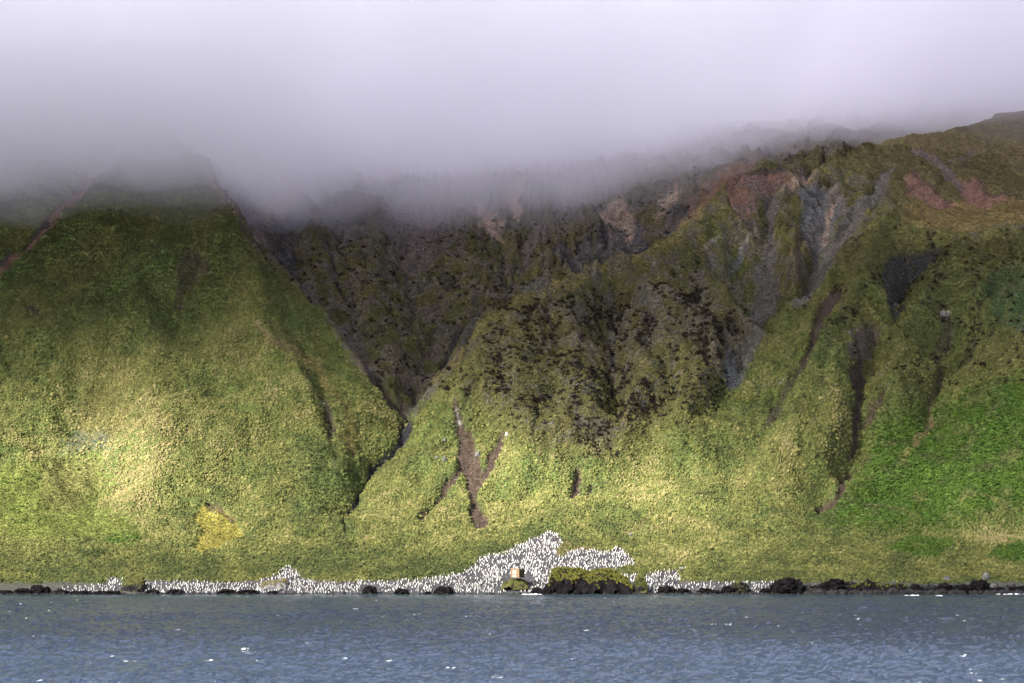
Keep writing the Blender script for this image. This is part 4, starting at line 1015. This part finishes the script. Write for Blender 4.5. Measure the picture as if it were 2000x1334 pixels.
prot = np.where(RNG.random(NP) < .5, RNG.normal(0, .7, NP), RNG.uniform(-3.1, 3.1, NP)) - .15
psc = RNG.uniform(.54, .70, NP); ptilt = RNG.normal(0, .07, NP)
co, fa, mi = penguin_parts()
variants = []
for k in range(3):
    c2 = co.copy(); c2[:, 2] *= (1, .95, 1.04)[k]; bend = (0, .06, -.05)[k]; c2[:, 0] += bend * np.clip(c2[:, 2] - .6, 0, 1) * 2
    variants.append((c2, penguin_mesh('penguin', c2, fa, mi)))
ZONES = [(170, 'left of the small black rock row'), (236, 'just left of the grey knoll'), (300, 'at the foot of the grey knoll'), (340, 'by the reddish black rock'),
 (430, 'between two low black rocks at left'), (500, 'left of the tan mound'), (560, 'below the tan mound'), (620, 'right of the tan mound'),
 (665, 'above the left half of the long surf line'), (706, 'above the right end of the long surf line'), (745, 'beside the upright round rock'), (800, 'above the short surf line'),
 (850, 'just left of the round black hump'), (900, 'around the round black hump'), (945, 'between the black hump and the hut knoll'), (985, 'at the left foot of the hut knoll'),
 (1035, 'below the timber hut'), (1075, 'between the hut and the headland'), (1250, 'behind the grass topped headland'), (1300, 'left in the small crowd past the headland'),
 (1350, 'right in the small crowd past the headland'), (1425, 'left of the squat mossy block'), (2000, 'near the big peaked black rock')]
def zone(u, v):
    return next(t for lim, t in ZONES if u < lim)
for k in range(min(300, NP)):
    r = prot[k]; face = ('with white breast to the sea' if abs(r) < .7 else 'turned to the right' if 0 < r < 2.2 else 'turned to the left' if -2.2 < r < 0 else 'showing its dark back')
    o = bpy.data.objects.new('penguin', variants[k % 3][1]); COL.objects.link(o)
    o.location = (px_[k], py_[k], pz_[k] - .02); o.rotation_euler = (ptilt[k], ptilt[k] * .5, r); o.scale = (psc[k] * 1.1,) * 3
    o['label'] = 'penguin ' + face + ' ' + zone(pu[k], pv[k]); o['category'] = 'penguin'; o['group'] = 'penguins of the beach colony'
if NP > 300:
    idx = np.arange(300, NP); allc, allf, allm = [], [], []; off = 0
    for k in idx:
        c2 = variants[k % 3][0] * psc[k] * 1.1; c, s = math.cos(prot[k]), math.sin(prot[k])
        X = c2[:, 0] * c - c2[:, 1] * s + c2[:, 2] * ptilt[k]; Yk = c2[:, 0] * s + c2[:, 1] * c
        allc.append(np.stack([X + px_[k], Yk + py_[k], c2[:, 2] + pz_[k] - .02], -1)); allf.append(fa + off); allm.append(mi); off += len(c2)
    me = penguin_mesh('penguin_colony', np.concatenate(allc), np.concatenate(allf), np.concatenate(allm))
    obj('penguin_colony', me, None, kind='stuff')
print('penguins', round(time.time() - T0, 1))

# ------------------------------------------------------------------ fog bank and clouds
def volume_mat(name, dens, col=(1, 1, 1), aniso=0.0):
    m = bpy.data.materials.new(name); m.use_nodes = True; t = m.node_tree; t.nodes.clear()
    v = t.nodes.new('ShaderNodeVolumePrincipled'); o = t.nodes.new('ShaderNodeOutputMaterial'); t.links.new(v.outputs[0], o.inputs['Volume'])
    v.inputs['Density'].default_value = dens; v.inputs['Color'].default_value = (*col, 1); v.inputs['Anisotropy'].default_value = aniso
    return m
def bank(name, x0, x1, y0, y1, under, top, mat, step=14, taper=60, mid=None):
    """a closed lens shaped body of fog: under(x, y) and top(x, y) meet at its rim"""
    xs = np.linspace(x0, x1, int((x1 - x0) / step) + 2); ys = np.linspace(y0, y1, int((y1 - y0) / step) + 2)
    X, Y = np.meshgrid(xs, ys)
    lo, hi = under(X, Y), top(X, Y)
    e = np.clip(np.minimum(np.minimum(X - x0, x1 - X), np.minimum(Y - y0, y1 - Y)) / taper, 0, 1); e = np.sin(e * np.pi / 2) ** .8
    m = (lo * .6 + hi * .4) if mid is None else mid
    lo, hi = m + (lo - m) * e, m + (hi - m) * e + 0.02
    ny, nx = X.shape; n = nx * ny; i = np.arange(n).reshape(ny, nx)
    co = np.concatenate([np.stack([X, Y, lo], -1).reshape(-1, 3), np.stack([X, Y, hi], -1).reshape(-1, 3)])
    q = np.stack([i[:-1, :-1], i[:-1, 1:], i[1:, 1:], i[1:, :-1]], -1).reshape(-1, 4)
    fs = [q[:, ::-1], q + n]
    for a, b in ((i[0, :-1], i[0, 1:]), (i[1:, 0], i[:-1, 0]), (i[-1, 1:], i[-1, :-1]), (i[:-1, -1], i[1:, -1])):
        fs.append(np.stack([a, b, b + n, a + n], -1))
    me = mesh_np(name, co, np.concatenate(fs), True)
    return obj(name, me, mat, kind='stuff')
LX = [-400, -80, -45, 25, 80, 130, 400]
def fog_base(heights, seed, amp):
    return lambda X, Y: np.interp(X, LX, heights) + amp * fbm(X / 45, Y / 600, 2, seed) - (Y - 700) * 0.035
def fog_top(X, Y): return np.interp(X, [-200, 0, 60, 200], [250, 256, 292, 315]) + fbm(X / 120, Y / 120, 3, 502) * 30
FOGC = (.68, .675, .77)  # grey mist tint: shade under the fog put into its colour
bank('fog_bank', -1200, 1200, 545, 1400, fog_base([130, 132, 164, 172, 188, 200, 206], 500, 11), fog_top, volume_mat('fog', 0.0105, (.90, .893, .955)), step=9, taper=90)
bank('mist', -1150, 1150, 530, 1350, fog_base([119, 121, 137, 141, 160, 184, 192], 510, 12), lambda X, Y: np.interp(X, [-400, 60, 140, 400], [205, 205, 240, 245]) + fbm(X / 80, Y / 80, 3, 511) * 12, volume_mat('mist', 0.0062, FOGC), step=12, taper=110)
bank('mist', -1100, 1100, 520, 1300, fog_base([115, 118, 125, 130, 148, 172, 182], 512, 12), lambda X, Y: np.interp(X, [-400, 60, 140, 400], [190, 190, 225, 230]) + fbm(X / 80, Y / 80, 3, 513) * 12, volume_mat('thin_mist', 0.0022, FOGC), step=12, taper=120)
# unseen added cloud deck, thickness shaped to lay shade and sun pools on slopes
CX, CY = np.meshgrid(np.arange(-760, 420, 7.0), np.arange(-40, 560, 7.0))
zg = np.full(CX.shape, 25.0)
for _ in range(6):
    t_ = 290 - zg
    gx, gy = CX - SUN_TO.x / SUN_TO.z * t_, CY - SUN_TO.y / SUN_TO.z * t_
    zg = 0.5 * zg + 0.5 * np.maximum(sample(GZ, gx.ravel(), gy.ravel()).reshape(CX.shape), 0) * (gy > 495)
gu, gv = proj(gx, np.maximum(gy, 100), zg)
tau = np.interp(gv, [300, 450, 560, 660, 740, 810, 880, 990, 1040, 1090, 1150, 1230, 1400], [2.8, 2.7, 2.2, 1.75, 1.3, .78, .30, .04, .04, .22, .42, .6, .5])
def gb(u0, v0, ru, rv): return np.exp(-((gu - u0) / ru) ** 2 - ((gv - v0) / rv) ** 2)
tau = tau + 0.80 * sstep(1380, 1650, gu) - 0.45 * gb(1880, 960, 150, 90) + 0.35 * gb(560, 950, 170, 120) + 0.25 * gb(40, 1010, 130, 70) + 0.35 * gb(1200, 840, 160, 60) + 0.2 * gb(1500, 1050, 250, 40)
tau = tau + 0.18 - 0.75 * gb(240, 880, 170, 110) - 0.50 * gb(960, 900, 150, 100) - 0.55 * gb(1230, 965, 200, 55) - 0.5 * gb(30, 800, 150, 80)
tau = np.clip(tau + 0.35 * fbm(CX / 38, CY / 38, 4, 530) + 0.1, 0, 3)
edge = np.clip(np.minimum(np.minimum(CX + 760, 410 - CX), np.minimum(CY + 40, 530 - CY)) / 60, 0, 1)
thick = blur(tau * edge, 1.2) / 0.020 * SUN_TO.z
lo_ = 290 - thick * .35 + fbm(CX / 40, CY / 40, 2, 531) * 4; hi_ = lo_ + np.maximum(thick, 0.02)
ny, nx = CX.shape; i_ = np.arange(nx * ny).reshape(ny, nx); n_ = nx * ny
q = np.stack([i_[:-1, :-1], i_[:-1, 1:], i_[1:, 1:], i_[1:, :-1]], -1).reshape(-1, 4); fs = [q[:, ::-1], q + n_]
for a, b in ((i_[0, :-1], i_[0, 1:]), (i_[1:, 0], i_[:-1, 0]), (i_[-1, 1:], i_[-1, :-1]), (i_[:-1, -1], i_[1:, -1])): fs.append(np.stack([a, b, b + n_, a + n_], -1))
me = mesh_np('shade_cloud', np.concatenate([np.stack([CX, CY, lo_], -1).reshape(-1, 3), np.stack([CX, CY, hi_], -1).reshape(-1, 3)]), np.concatenate(fs), True)
obj('shade_cloud', me, volume_mat('shade_cloud_volume', 0.020), kind='stuff')
print('done', round(time.time() - T0, 1))
